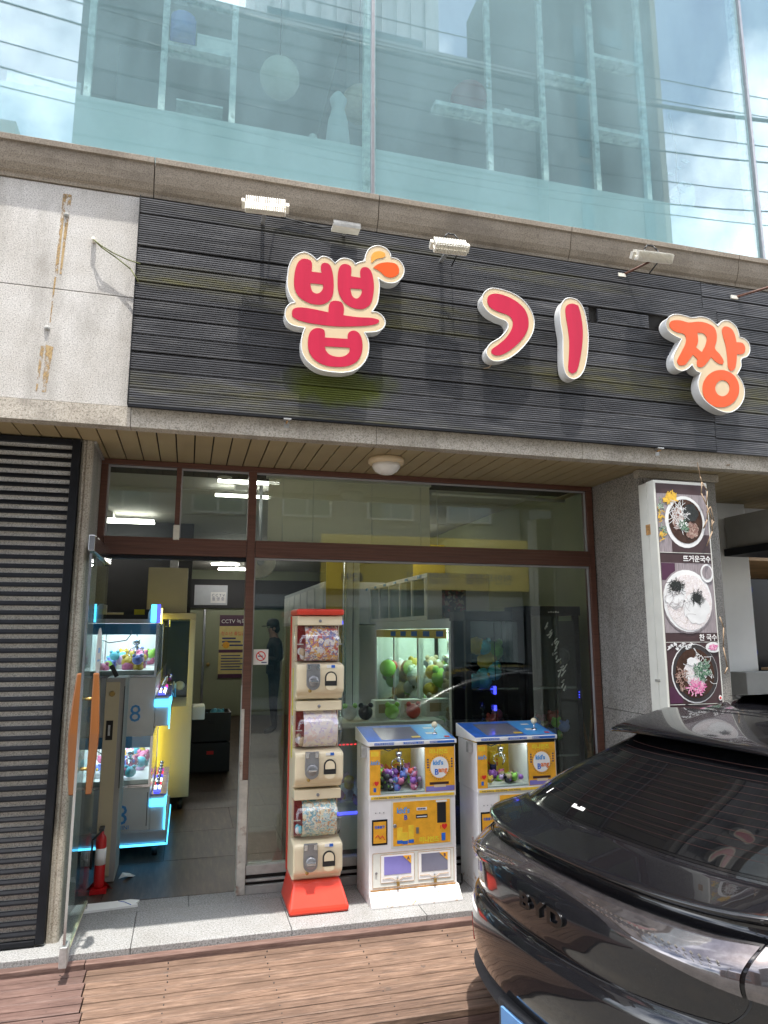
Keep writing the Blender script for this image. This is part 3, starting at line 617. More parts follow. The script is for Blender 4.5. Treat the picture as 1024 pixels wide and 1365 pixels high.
LETTERS = {
 'bbop':('cream',[[(0.57,3.891),(0.618,3.879),(0.651,3.85),(0.686,3.881),(0.731,3.874),(0.762,3.846),(0.796,3.881),(0.836,3.89),(0.873,3.878),(0.887,3.857),(0.91,3.875),(0.948,3.889),(0.953,3.929),(0.977,3.977),(1.027,4.004),(1.078,3.996),(1.107,3.965),(1.113,3.937),(1.154,3.933),(1.188,3.902),(1.198,3.86),(1.183,3.814),(1.145,3.778),(1.102,3.767),(1.06,3.775),(1.031,3.792),(1.039,3.75),(1.035,3.68),(1.023,3.619),(0.99,3.563),(1.027,3.564),(1.064,3.538),(1.075,3.501),(1.06,3.466),(1.019,3.44),(0.945,3.427),(0.97,3.375),(0.97,3.3),(0.946,3.239),(0.898,3.189),(0.834,3.164),(0.755,3.158),(0.677,3.166),(0.614,3.201),(0.578,3.249),(0.567,3.313),(0.576,3.379),(0.588,3.415),(0.54,3.416),(0.494,3.431),(0.471,3.465),(0.472,3.515),(0.495,3.551),(0.526,3.565),(0.498,3.601),(0.479,3.656),(0.479,3.732),(0.489,3.8),(0.516,3.855)]]),
 'bbop_a':('pink',[[(0.583,3.85),(0.615,3.84),(0.622,3.811),(0.62,3.773),(0.68,3.773),(0.675,3.806),(0.683,3.833),(0.711,3.841),(0.735,3.823),(0.752,3.753),(0.753,3.66),(0.734,3.607),(0.694,3.575),(0.647,3.566),(0.592,3.576),(0.544,3.607),(0.52,3.654),(0.517,3.729),(0.529,3.798),(0.552,3.839)],[(0.613,3.697),(0.689,3.7),(0.689,3.672),(0.67,3.644),(0.646,3.637),(0.624,3.651)]]),
 'bbop_b':('pink',[[(0.828,3.852),(0.857,3.841),(0.863,3.812),(0.86,3.777),(0.921,3.775),(0.917,3.815),(0.931,3.843),(0.964,3.848),(0.989,3.821),(1.004,3.745),(1.0,3.676),(0.982,3.613),(0.945,3.579),(0.904,3.571),(0.855,3.58),(0.814,3.609),(0.785,3.664),(0.778,3.74),(0.784,3.809),(0.8,3.841)],[(0.858,3.698),(0.929,3.702),(0.926,3.674),(0.907,3.642),(0.887,3.637),(0.867,3.654)]]),
 'bbop_c':('pink',[[(0.515,3.52),(0.546,3.535),(0.616,3.537),(0.725,3.527),(0.728,3.572),(0.742,3.598),(0.774,3.606),(0.806,3.599),(0.819,3.559),(0.815,3.52),(0.896,3.518),(0.994,3.524),(1.035,3.518),(1.035,3.501),(0.994,3.479),(0.896,3.459),(0.776,3.444),(0.657,3.443),(0.563,3.452),(0.516,3.471),(0.508,3.494)]]),
 'bbop_d':('pink',[[(0.665,3.421),(0.697,3.414),(0.706,3.391),(0.705,3.366),(0.844,3.373),(0.843,3.398),(0.856,3.42),(0.888,3.43),(0.917,3.411),(0.933,3.363),(0.931,3.304),(0.905,3.243),(0.85,3.205),(0.778,3.191),(0.707,3.194),(0.644,3.224),(0.613,3.269),(0.605,3.326),(0.615,3.384),(0.638,3.411)],[(0.706,3.311),(0.855,3.319),(0.853,3.291),(0.825,3.264),(0.786,3.254),(0.738,3.262),(0.714,3.284)]]),
 'leaf_a':('amber',[[(0.989,3.882),(0.987,3.925),(1.006,3.956),(1.044,3.969),(1.073,3.96),(1.077,3.943),(1.061,3.929),(1.019,3.913)]]),
 'leaf_b':('orange',[[(1.0,3.853),(1.035,3.884),(1.094,3.902),(1.145,3.898),(1.164,3.868),(1.158,3.832),(1.119,3.805),(1.077,3.807),(1.044,3.833)]]),
 'gi_a':('cream',[[(1.779,3.823),(1.84,3.826),(1.927,3.81),(1.996,3.776),(2.047,3.723),(2.075,3.649),(2.068,3.571),(2.029,3.498),(1.965,3.424),(1.894,3.366),(1.825,3.338),(1.774,3.337),(1.741,3.366),(1.74,3.407),(1.768,3.448),(1.83,3.492),(1.874,3.54),(1.893,3.584),(1.877,3.612),(1.825,3.627),(1.766,3.653),(1.728,3.691),(1.715,3.731),(1.731,3.784)]]),
 'gi_a_r':('pink',[[(1.804,3.79),(1.874,3.786),(1.951,3.758),(2.011,3.709),(2.035,3.644),(2.028,3.575),(1.986,3.502),(1.922,3.436),(1.852,3.386),(1.8,3.371),(1.771,3.382),(1.771,3.407),(1.811,3.44),(1.873,3.497),(1.918,3.57),(1.922,3.621),(1.895,3.652),(1.835,3.666),(1.775,3.688),(1.752,3.723),(1.76,3.767)]]),
 'gi_b':('cream',[[(2.35,3.833),(2.405,3.821),(2.444,3.764),(2.462,3.678),(2.468,3.574),(2.454,3.451),(2.425,3.345),(2.386,3.29),(2.339,3.27),(2.295,3.29),(2.276,3.347),(2.276,3.449),(2.28,3.552),(2.268,3.655),(2.268,3.733),(2.289,3.793),(2.318,3.823)]]),
 'gi_b_r':('pink',[[(2.358,3.793),(2.403,3.785),(2.417,3.734),(2.428,3.639),(2.422,3.534),(2.397,3.411),(2.365,3.322),(2.332,3.304),(2.308,3.325),(2.316,3.419),(2.324,3.523),(2.317,3.626),(2.306,3.72),(2.315,3.77)]]),
 'jjang':('cream',[[(3.188,3.821),(3.237,3.817),(3.295,3.809),(3.376,3.826),(3.446,3.814),(3.507,3.772),(3.536,3.807),(3.589,3.825),(3.638,3.806),(3.67,3.769),(3.68,3.711),(3.725,3.702),(3.758,3.67),(3.76,3.615),(3.732,3.572),(3.681,3.548),(3.672,3.489),(3.63,3.427),(3.666,3.382),(3.682,3.321),(3.667,3.249),(3.615,3.183),(3.551,3.147),(3.481,3.146),(3.405,3.174),(3.34,3.22),(3.307,3.278),(3.304,3.338),(3.333,3.411),(3.29,3.424),(3.265,3.465),(3.222,3.426),(3.172,3.41),(3.13,3.425),(3.115,3.467),(3.124,3.52),(3.163,3.585),(3.197,3.642),(3.145,3.658),(3.094,3.687),(3.076,3.734),(3.097,3.781),(3.138,3.811)]]),
 'jjang_a':('orange',[[(3.13,3.767),(3.194,3.777),(3.262,3.77),(3.343,3.786),(3.412,3.783),(3.47,3.759),(3.488,3.711),(3.481,3.656),(3.463,3.601),(3.502,3.56),(3.527,3.514),(3.515,3.489),(3.475,3.495),(3.424,3.534),(3.385,3.486),(3.342,3.451),(3.308,3.452),(3.303,3.478),(3.312,3.505),(3.276,3.536),(3.237,3.488),(3.205,3.454),(3.161,3.445),(3.144,3.47),(3.167,3.516),(3.218,3.6),(3.232,3.646),(3.215,3.679),(3.157,3.686),(3.11,3.711),(3.105,3.742)],[(3.327,3.701),(3.375,3.703),(3.402,3.674),(3.387,3.619),(3.352,3.562),(3.306,3.592),(3.328,3.639)]]),
 'jjang_b':('orange',[[(3.563,3.777),(3.614,3.767),(3.64,3.729),(3.65,3.668),(3.701,3.668),(3.721,3.638),(3.711,3.601),(3.687,3.583),(3.645,3.578),(3.634,3.521),(3.613,3.465),(3.581,3.447),(3.561,3.469),(3.561,3.549),(3.555,3.638),(3.537,3.717),(3.539,3.753)]]),
 'jjang_c':('orange',[[(3.638,3.324),(3.626,3.281),(3.6,3.24),(3.563,3.207),(3.519,3.184),(3.471,3.174),(3.425,3.176),(3.384,3.192),(3.354,3.219),(3.336,3.254),(3.333,3.296),(3.344,3.338),(3.369,3.378),(3.405,3.412),(3.45,3.436),(3.498,3.447),(3.545,3.445),(3.586,3.43),(3.617,3.403),(3.635,3.366)],[(3.558,3.32),(3.553,3.302),(3.543,3.285),(3.528,3.271),(3.511,3.261),(3.492,3.256),(3.474,3.257),(3.458,3.264),(3.446,3.276),(3.439,3.291),(3.437,3.309),(3.442,3.327),(3.452,3.344),(3.467,3.358),(3.484,3.368),(3.503,3.373),(3.522,3.372),(3.538,3.365),(3.55,3.353),(3.557,3.338)]]),
}
def letter(keys, label):
    c0, l0 = LETTERS[keys[0]]
    xs_ = [p[0] for p in l0[0]]; zs = [p[1] for p in l0[0]]
    t = thing('sign_letter', label, 'sign letter', (sum(xs_) / len(xs_), -1.0, min(zs)))
    curve_plate('letter_case', l0, -1.053, -.9805, 'letter_side', t)
    cx_, cz_ = sum(xs_) / len(xs_), sum(zs) / len(zs)
    b = curve_plate('face_plate', [l0[0]], -1.0555, -1.0535, 'cream_acryl', t)
    # raised white rim round the cream face
    sm = smooth_loop(l0[0], 4); n = len(sm); mb = MB(); vs = []
    for i in range(n):   # one continuous rounded bead along the edge
        a_, b_ = Vector(sm[i - 1]), Vector(sm[(i + 1) % n]); d = (b_ - a_).normalized(); nx_, nz_ = -d.y, d.x
        for k in range(6):
            w_ = 2 * math.pi * k / 6; vs.append((sm[i][0] + nx_ * .004 * math.cos(w_), -1.0545 - .004 * math.sin(w_), sm[i][1] + nz_ * .004 * math.cos(w_)))
    mb.add(vs, [(i * 6 + k, i * 6 + (k + 1) % 6, ((i + 1) % n) * 6 + (k + 1) % 6, ((i + 1) % n) * 6 + k) for i in range(n) for k in range(6)], 0, True).build('rim', 'letter_side', t)
    for q in keys[1:]:
        cc, ll = LETTERS[q]; curve_plate('colour_shape', ll, -1.0585, -1.0560, cc + '_acryl', t)
    return t
letter(['bbop', 'bbop_a', 'bbop_b', 'bbop_c', 'bbop_d', 'leaf_a', 'leaf_b'], 'large pink 뽑 letter with an orange flower at its top corner')
letter(['gi_a', 'gi_a_r'], 'curved pink ㄱ stroke of the letter 기, cream edged')
letter(['gi_b', 'gi_b_r'], 'upright pink bar ㅣ of the letter 기, cream edged')
letter(['jjang', 'jjang_a', 'jjang_b', 'jjang_c'], 'orange 짱 letter with a ring at its foot, rightmost on the sign')
t = thing('power_wire', 'thin tan wire hanging from the curved pink stroke', 'wire', (1.75, -1.0, 3.3))
MB().path([(1.80, -.99, 3.335), (1.775, -1.0, 3.31), (1.74, -1.0, 3.30)], .003).build('strand', 'tan_wire', t)

# floodlights
def flood(x, z, yv, label, w_=.22, cable=True, arm=False, tilt=22, grp='floodlights along the top of the sign'):
    t = thing('floodlight', label, 'floodlight', (0, 0, 0), grp)
    o = Vector((x, yv, z))
    mb = MB().box(-w_ / 2, -.045, -.015, w_ / 2, .045, .012); mb.build('lamp_body', 'lamp_white', t, .004)
    mb = MB(); n = int(w_ / .0105)
    for i in range(n):
        xx = -w_ / 2 + .008 + i * (w_ - .016) / (n - 1); mb.box(xx - .0022, -.04, .012, xx + .0022, .042, .048)
        mb.box(xx - .0022, -.053, -.012, xx + .0022, -.0452, .044)
    f = mb.build('cooling_fins', 'lamp_white', t); f['kind'] = 'stuff'
    MB().box(-w_ / 2 + .01, -.038, -.019, w_ / 2 - .01, .038, -.0155).build('lens', 'lamp_glass', t)
    for s in (-1, 1): MB().box(s * (w_ / 2 + .001), -.012, -.012, s * (w_ / 2 + .018), .025, .035).build('end_bracket', 'lamp_white', t)
    t.location = o; t.rotation_euler = (R_(tilt), 0, R_(-4))
    a = thing('lamp_arm', label.replace('floodlight', 'arm holding the floodlight'), 'lamp arm', tuple(o), 'arms of the floodlights')
    y0 = -.96
    if arm: MB().tube((x - .13, y0, z - .055), (x + .01, yv + .03, z + .0), .0085, n=8).build('rod', 'rust_dark', a); B('foot_plate', 'lamp_white', a, (x - .17, y0 - .02, z - .075, x - .11, y0 + .01, z - .05))
    else: MB().box(x - .012, yv + .03, z - .01, x + .012, -.93, z + .004).build('rod', 'galv', a)
    if cable:
        pts = [(x - .01, yv + .04, z + .04), (x - .015, yv + .05, z + .10), (x + .01, yv + .05, z + .135), (x + .055, yv + .045, z + .13), (x + .075, yv + .03, z + .09), (x + .078, yv + .0, z + .02), (x + .07, -.99, z - .03)]
        MB().path(pts, .005).build('cable', 'cable', a)
    return t
flood(.33, 4.09, -1.13, 'finned white floodlight above the empty left part of the sign', .235, False, tilt=58)
flood(1.47, 4.01, -1.13, 'finned white floodlight with looped cable between the first two letters', .215, True, tilt=55)
flood(2.95, 4.165, -1.12, 'finned white floodlight on a rusty arm above the orange letter', .27, True, True, tilt=34)
t = thing('floodlight', 'small flat white floodlight tucked above the 뽑 letter', 'floodlight', (.83, -1.05, 4.10))
B('lamp_body', 'lamp_white', t, (.745, -1.075, 4.085, .915, -1.00, 4.103), bev=.003); mb = MB()
for i in range(9): mb.box(.745, -1.077, 4.0855 + i * .0042, .915, -1.0755, 4.0875 + i * .0042)
mb.box(.75, -1.07, 4.1035, .91, -1.0, 4.12); mb.build('cooling_fins', 'galv', t)
B('bracket', 'galv', t, (.82, -1.0, 4.085, .84, -.95, 4.10))
t = thing('sign_cable', 'black cable sagging along the top of the sign', 'cable', (.6, -1.0, 4.1))
MB().path([(.36, -1.06, 4.12), (.40, -1.0, 4.15), (.47, -.99, 4.135), (.56, -.99, 4.125), (.65, -.99, 4.11), (.74, -1.0, 4.115)], .005).build('strand', 'cable', t)
MB().path([(.31, -1.09, 4.14), (.36, -1.07, 4.15), (.42, -1.07, 4.145), (.435, -1.07, 4.175)], .008).build('strand', 'cable', t)
t = thing('lamp_arm', 'rusty lamp arm with a white foot at the right edge of the sign', 'lamp arm', (3.9, -1.0, 4.1))
MB().tube((3.74, -.96, 4.06), (3.98, -1.14, 4.11), .009, n=8).build('rod', 'rust_dark', t); B('foot_plate', 'lamp_white', t, (3.71, -.985, 4.045, 3.77, -.945, 4.07))
for (x, lb) in ((.505, 'small steel clip under the sign below the first letter'), (3.02, 'small steel clip under the sign near the orange letter')):
    t = thing('sign_clip', lb, 'clip', (x, -.95, 2.86)); B('clip_plate', 'galv', t, (x - .022, -.992, 2.868, x + .022, -.9455, 2.876), (x - .015, -.9475, 2.83, x + .015, -.9455, 2.866)); B('rod', 'rust_trim', t, (x - .004, -.98, 2.855, x + .004, -.946, 2.863))

# ------------------------------------------------------------------ shop window
wf = thing('shop_window', 'brown framed shop window with glass panes beside the open doorway', 'shop window', (1.2, 0, 0))
def bar(x0, z0, x1, z1, mat='brown_alu', y0=-.035, y1=.045, n='window_frame', bev=.003): return B(n, mat, wf, (x0, y0, z0, x1, y1, z1), bev=bev)
bar(-.60, 2.762, 3.075, 2.798); bar(-.60, 2.16, -.557, 2.761); bar(-.118, 2.278, -.085, 2.761); bar(.368, .70, .424, 2.761); bar(.368, .0, .424, .698, mat='post_worn')
bar(-.555, 2.16, .366, 2.277, y0=-.04, n='transom'); bar(.426, 2.16, 3.022, 2.277, y0=-.04, n='transom'); bar(3.024, .0, 3.074, 2.761)
for z in (2.183, 2.207, 2.231, 2.255): B('transom_rib', 'brown_alu', wf, (-.555, -.0435, z, .366, -.0405, z + .010), (.426, -.0435, z, 3.022, -.0405, z + .010))
B('cover_strip', 'post_worn', wf, (.368, -.0385, .70, .386, -.0355, 1.15)); B('cover_strip', 'post_worn', wf, (.3655, -.03, .0, .3675, .04, 1.3))
B('sill_rail', 'alu_grey', wf, (.426, -.03, .115, 3.022, .04, .172), (.426, -.036, .0, 3.022, .04, .052), (.426, -.03, .072, 3.022, .04, .088), bev=.003)
B('sill_core', 'dark_gap', wf, (.426, -.012, .0, 3.022, .035, .11))
B('gasket', 'seal_grey', wf, (.426, -.018, 2.145, 3.022, -.006, 2.158), (3.010, -.018, .175, 3.022, -.006, 2.143), (.426, -.018, .175, .433, -.006, 2.143), (.426, -.018, 2.748, 3.022, -.006, 2.760), (-.555, -.018, 2.748, -.12, -.006, 2.76), (-.083, -.018, 2.748, .366, -.006, 2.76), (-.555, -.018, 2.28, -.545, -.006, 2.745), (-.083, -.018, 2.28, -.076, -.006, 2.745), (3.012, -.018, 2.28, 3.022, -.006, 2.745))
B('pane', 'shop_glass', wf, (.428, .0, .174, 3.02, .006, 2.158)); B('pane', 'shop_glass', wf, (.428, .0, 2.279, 3.02, .006, 2.759)); B('pane', 'shop_glass', wf, (-.553, .0, 2.279, -.12, .006, 2.759)); B('pane', 'shop_glass', wf, (-.083, .0, 2.279, .366, .006, 2.759))
t = thing('door_sensor', 'small white box hanging under the upper pane divider', 'sensor', (-.1, -.06, 2.27)); B('sensor_case', 'lamp_white', t, (-.122, -.075, 2.262, -.082, -.044, 2.36), bev=.003)
t = thing('door_closer', 'narrow black strip along the head of the doorway', 'door track', (-.1, .05, 2.14)); B('track', 'black_metal', t, (-.555, -.02, 2.135, .366, .06, 2.158))
# no smoking sticker
t = thing('no_smoking_sticker', 'square white no smoking sticker on the glass by the door post', 'sticker', (.49, -.002, 1.43))
B('sheet', 'white_print', t, (.437, -.0035, 1.435, .537, -.0012, 1.537), bev=.001)
mb = MB(); n = 24
for i in range(n):
    a, b = 2 * math.pi * i / n, 2 * math.pi * (i + 1) / n
    q = [(.487 + r * math.cos(w2), -.0042, 1.492 + r * math.sin(w2)) for r, w2 in ((.033, a), (.033, b), (.026, b), (.026, a))]; mb.add(q, [(0, 1, 2, 3)])
mb.add([(.465, -.0042, 1.512), (.470, -.0042, 1.516), (.510, -.0042, 1.473), (.505, -.0042, 1.469)], [(0, 1, 2, 3)]); mb.build('ring_mark', 'red_print', t, fix=False)
B('cigarette_mark', 'navy', t, (.468, -.0040, 1.488, .500, -.0036, 1.495)); B('print_line', 'navy', t, (.492, -.0041, 1.446, .528, -.0036, 1.453))
# blind behind the transom pane
t = thing('window_blind', 'beige slatted blind behind the left half of the long transom pane', 'blind', (1.1, .06, 2.3))
mb = MB(); z = 2.285
while z < 2.745: mb.add([(.515, .062, z), (1.735, .062, z), (1.735, .069, z + .0145), (.515, .069, z + .0145)], [(0, 1, 2, 3)]); z += .0135
s = mb.build('slats', 'blind_cloth', t, fix=False); s['kind'] = 'stuff'
B('head_rail', 'menu_frame', t, (.50, .05, 2.745, 1.745, .085, 2.765)); B('bottom_rail', 'menu_frame', t, (.515, .058, 2.272, 1.735, .076, 2.283))
for x in (.62, .84, 1.28, 1.66): MB().tube((x, .06, 2.28), (x, .06, 2.75), .002, n=5).build('cord', 'menu_frame', t)
t = thing('roller_tube', 'thin pale roller tube high behind the right of the transom pane', 'tube', (2.3, .09, 2.68))
MB().tube((1.77, .09, 2.70), (2.9, .09, 2.695), .012, n=8).build('tube', 'menu_frame', t); MB().tube((1.80, .08, 2.72), (1.80, .08, 2.3), .003, n=5).build('cord', 'menu_frame', t)

# glass door standing open
dr = thing('glass_door', 'frameless glass door swung open outward with wooden handles', 'glass door', (-.52, -.02, .03))
B('glass_leaf', 'door_glass', dr, (-.526, -.868, .055, -.514, -.03, 2.085)); B('glass_edge', 'led_none', dr, (-.5265, -.8705, .11, -.5135, -.8685, 2.07)) if 'led_none' in M else B('glass_edge', 'steel', dr, (-.5265, -.8705, .13, -.5135, -.8685, 2.07))
B('bottom_edge', 'cream_panel', dr, (-.5275, -.80, .045, -.5125, -.03, .0545)); B('top_rail', 'steel', dr, (-.536, -.87, 2.087, -.504, -.02, 2.172), bev=.002)
B('corner_fitting', 'galv', dr, (-.538, -.885, .03, -.502, -.80, .125), bev=.003); B('hinge_pin', 'steel', dr, (-.53, -.05, .0, -.51, -.03, .045))
hm = lambda s: [(-.508 + s * (.041 + e), -.75 - e, z_) for e, z_ in ((0, .81), (.006, .95), (.012, 1.12), (.006, 1.29), (0, 1.435))]
for s in (-1, 1):
    mb = MB(); pts = hm(s); P0 = [(a[0], a[1], a[2]) for a in pts]; vs = []; wd = (.015, .021, .024, .021, .015)
    for (x, y, z), h in zip(P0, wd): vs += [(x - h, y - .014, z), (x + h, y - .014, z), (x + h, y + .014, z), (x - h, y + .014, z)]
    fs = [(0, 3, 2, 1), (16, 17, 18, 19)] + [(k * 4 + i, k * 4 + (i + 1) % 4, k * 4 + 4 + (i + 1) % 4, k * 4 + 4 + i) for k in range(4) for i in range(4)]
    hd = mb.add(vs, fs).build('handle', 'wood_handle', dr, .007)
    for z in (.94, 1.30):
        MB().tube((-.52 + s * .006, -.755, z), (-.508 + s * .036, -.755, z), .009, n=8).build('handle_post', 'brass', hd)
t = thing('door_sticker', 'long white oval sticker on the open glass door', 'sticker', (-.51, -.3, 1.5))
n = 20; MB().prism([(-.30 + .13 * math.cos(2 * math.pi * i / n), 1.53 + .15 * math.sin(2 * math.pi * i / n)) for i in range(n)], 'x', -.5125, -.5105).build('sheet', 'white_print', t)
B('print', 'blue_light', t, (-.5103, -.34, 1.53, -.5095, -.26, 1.56), (-.5103, -.36, 1.48, -.5095, -.24, 1.49))

# ceiling globe lamp
t = thing('ceiling_lamp', 'round white dome lamp under the soffit above the window', 'ceiling lamp', (1.235, -.52, 2.8))
MB().lathe((1.235, -.50, 2.80), [(.115, 0), (.122, -.01), (.122, -.032), (.108, -.042)], 28).build('ring', 'cream_acryl', t)
MB().lathe((1.235, -.50, 2.80), [(.096, -.04), (.092, -.065), (.074, -.09), (.045, -.106), (.002, -.112)], 24).build('dome', 'lamp_glass', t)
t = thing('dangling_wire', 'tangled tan wires hanging from the granite band before the menu sign', 'wire', (3.35, -.95, 2.7))
MB().path([(3.33, -.955, 2.80), (3.34, -.96, 2.70), (3.345, -.965, 2.66)], .003).build('strand', 'tan_wire', t)
MB().path([(3.345, -.965, 2.66), (3.33, -.97, 2.58), (3.37, -.975, 2.48), (3.36, -.97, 2.40), (3.33, -.965, 2.34)], .0045).build('strand', 'tan_wire', t)
MB().path([(3.345, -.965, 2.66), (3.38, -.97, 2.60), (3.36, -.975, 2.50), (3.39, -.98, 2.40), (3.39, -.975, 2.32), (3.34, -.97, 2.22)], .004).build('strand', 'tan_wire', t)
MB().path([(3.36, -.97, 2.45), (3.43, -.93, 2.50), (3.45, -.93, 2.40), (3.42, -.93, 2.36)], .003).build('strand', 'tan_wire', t)
MB().path([(3.60, -.955, 2.80), (3.5, -.90, 2.795), (3.34, -.90, 2.795)], .004).build('strand', 'tan_wire', t)
MB().path([(3.42, -.945, 1.75), (3.44, -.95, 1.68), (3.425, -.95, 1.55), (3.44, -.955, 1.42), (3.41, -.96, 1.38)], .004).build('strand', 'tan_wire', t)

# ------------------------------------------------------------------ menu light box
mn = thing('menu_sign', 'tall light box with three noodle bowl photographs by the pier', 'menu sign', (3.2, -.8, .3))
X0, X1, YF = 2.990, 3.415, -.93
B('case', 'menu_frame', mn, (X0, -.84, .30, X1, -.755, 2.66), bev=.003); B('case_door', 'menu_frame', mn, (X0 - .002, YF + .004, .30, X1, -.845, 2.665), bev=.003)
B('hinge', 'rust_trim', mn, (X0 - .006, -.865, 2.30, X0 - .0025, -.82, 2.37)); B('latch', 'galv', mn, (X0 - .010, -.865, 1.33, X0 - .0025, -.82, 1.345)); B('wall_bracket', 'galv', mn, (3.16, -.754, 2.3, 3.34, -.656, 2.34), (3.16, -.754, .8, 3.34, -.656, .84))
y = YF
def mp(n, mat, x0, z0, x1, z1, lay): return B(n, mat, mn, (x0, y + .003 - lay * .0012, z0, x1, y + .0036 - lay * .0012 + .0004, z1))
mp('sheet', 'menu_brown', X0 + .012, .32, X1 - .01, 2.645, 0)
mp('photo', 'table_grey', X0 + .014, 2.175, X1 - .012, 2.575, 1); mp('photo_shade', 'menu_brown', X0 + .11, 2.178, X1 - .014, 2.30, 2)
mp('photo', 'table_grey', X0 + .014, 1.645, X1 - .012, 2.105, 1); mp('photo_shade', 'menu_purple', X0 + .015, 1.99, X0 + .12, 2.103, 2)
mp('photo', 'menu_brown', X0 + .014, 1.195, X1 - .012, 1.58, 1); mp('photo_shade', 'menu_purple', X0 + .015, 1.198, X0 + .11, 1.30, 2)
for z in (2.172, 1.583, 1.188): mp('divider', 'menu_frame', X0 + .012, z, X1 - .01, z + .003, 2)
def strands(name, mat, cx_, cz_, rx, rz, lay, n, ln, seed, wd_=.0016):
    rr = random.Random(seed); mb = MB(); yy = y + .003 - lay * .0012
    for i in range(n):
        a = rr.uniform(0, 6.28); q_ = rr.random() ** .5; px_, pz_ = cx_ + rx * q_ * math.cos(a), cz_ + rz * q_ * math.sin(a); d = rr.uniform(0, 6.28); cu = rr.uniform(-1.3, 1.3); pr_ = None
        for k in range(5):
            px_ = min(X1 - .013, max(X0 + .016, px_)); nx_, nz_ = -math.sin(d) * wd_, math.cos(d) * wd_
            cu_ = ((px_ + nx_, yy - i * 2e-6, pz_ + nz_), (px_ - nx_, yy - i * 2e-6, pz_ - nz_))
            if pr_: mb.add([pr_[0], cu_[0], cu_[1], pr_[1]], [(0, 1, 2, 3)])
            pr_ = cu_; px_ += math.cos(d) * ln / 4; pz_ += math.sin(d) * ln / 4; d += cu / 3
    return mb.build(name, mat, mn, fix=False)
def disc(name, mat, cx_, cz_, rx, rz, lay, irr=0, n=26, seed=0):
    rr = random.Random(seed); pts = []
    for i in range(n):
        a = 2 * math.pi * i / n; k = 1 + irr * (rr.random() - .5)
        px_, pz_ = cx_ + rx * k * math.cos(a), cz_ + rz * k * math.sin(a)
        pts.append((min(X1 - .012, max(X0 + .014, px_)), pz_))
    y1 = y + .003 - lay * .0012; return MB().prism(pts, 'y', y1, y1 + .0008).build(name, mat, mn)
cx_, cz_ = 3.215, 2.385
disc('bowl', 'bowl_white', cx_, cz_, .158, .178, 3); disc('soup', 'soup', cx_ + .004, cz_ + .004, .135, .152, 4); disc('noodles', 'meat', cx_ - .055, cz_ + .02, .05, .08, 5, .2, seed=1); strands('noodles', 'bowl_white', cx_ - .05, cz_ + .035, .045, .09, 6, 60, .06, 1)
disc('seaweed', 'seaweed', cx_ + .045, cz_ + .062, .06, .062, 6, .2, seed=2); disc('beef', 'meat', cx_ + .045, cz_ - .055, .058, .055, 6, .3, seed=3); disc('herbs', 'greens', cx_ - .018, cz_ - .03, .03, .03, 7, .3, seed=4); strands('herbs', 'greens', cx_ - .018, cz_ - .03, .035, .035, 8, 40, .02, 4, .003); strands('herbs', 'bowl_white', cx_ - .018, cz_ - .02, .03, .03, 8.5, 10, .015, 14, .003)
for i, (dx, dz) in enumerate(((-.125, .17), (-.10, .185), (-.14, .145), (-.085, .165))): strands('flower', 'flower_yellow', cx_ + dx + .01, cz_ + dz, .022, .020, 4 + i * .1, 26, .02, i, .004)
for i, (dx, dz) in enumerate(((-.185, .10), (-.188, .04), (-.185, -.06), (-.19, -.10))): strands('leaf', ('greens', 'flower_yellow')[i % 2], cx_ + dx, cz_ + dz, .015, .04, 4, 16, .03, i + 9, .003)
slab_text('caption', '뜨거운국수', 'white_print', mn, X1 - .018, y - .002, 2.118, .048, depth=.0004, align='RIGHT', bold=.0008)
cx_, cz_ = 3.19, 1.855
disc('tray', 'table_grey', cx_, cz_, .20, .215, 3); disc('tray', 'bowl_white', cx_, cz_, .19, .205, 4); disc('tray', 'noodle', cx_ + .01, cz_ - .01, .175, .185, 5)
disc('side_bowl', 'bowl_white', X1 - .06, 2.04, .05, .062, 6); disc('sauce', 'table_grey', X1 - .06, 2.045, .038, .045, 7)
disc('noodles', 'bowl_white', cx_ - .10, cz_ + .035, .085, .085, 6, .2, seed=5); disc('noodles', 'bowl_white', cx_ + .06, cz_ - .05, .10, .10, 6, .2, seed=6)
disc('seaweed', 'seaweed', cx_ - .085, cz_ + .095, .045, .034, 7, .3, seed=7); disc('seaweed', 'seaweed', cx_ + .07, cz_ + .02, .034, .030, 7, .3, seed=8); strands('seaweed', 'seaweed', cx_ - .085, cz_ + .095, .062, .048, 8, 80, .03, 7); strands('seaweed', 'seaweed', cx_ + .07, cz_ + .02, .05, .042, 8, 70, .03, 8); strands('noodles', 'table_grey', cx_ - .06, cz_ - .0, .12, .10, 7, 40, .07, 17, .0008)
slab_text('caption', '찬 국수', 'white_print', mn, X1 - .018, y - .002, 1.598, .046, depth=.0004, align='RIGHT', bold=.0008)
cx_, cz_ = 3.205, 1.385
disc('bowl', 'bowl_white', cx_, cz_, .178, .19, 3); disc('bowl', 'bowl_dark', cx_ + .003, cz_ + .002, .172, .184, 4); disc('bowl', 'soup', cx_, cz_, .148, .158, 5)
disc('noodles', 'noodle', cx_ + .0, cz_ + .0, .085, .10, 6, .2, seed=9); strands('noodles', 'bowl_white', cx_ + .03, cz_ + .01, .10, .11, 7, 70, .06, 9); strands('cabbage', 'meat', cx_ - .10, cz_ - .03, .04, .07, 7, 50, .03, 10, .003); strands('herbs', 'greens', cx_ + .055, cz_ + .02, .05, .06, 8, 80, .03, 11, .004); disc('egg', 'bowl_white', cx_ - .02, cz_ + .075, .04, .026, 8, .2, seed=12); strands('radish', 'pink_radish', cx_ + .0, cz_ - .09, .065, .038, 9, 90, .025, 13, .004)
disc('side_bowl', 'bowl_white', X1 - .055, 1.55, .06, .034, 6); disc('radish', 'pink_radish', X1 - .055, 1.55, .035, .02, 7, .6, seed=14)
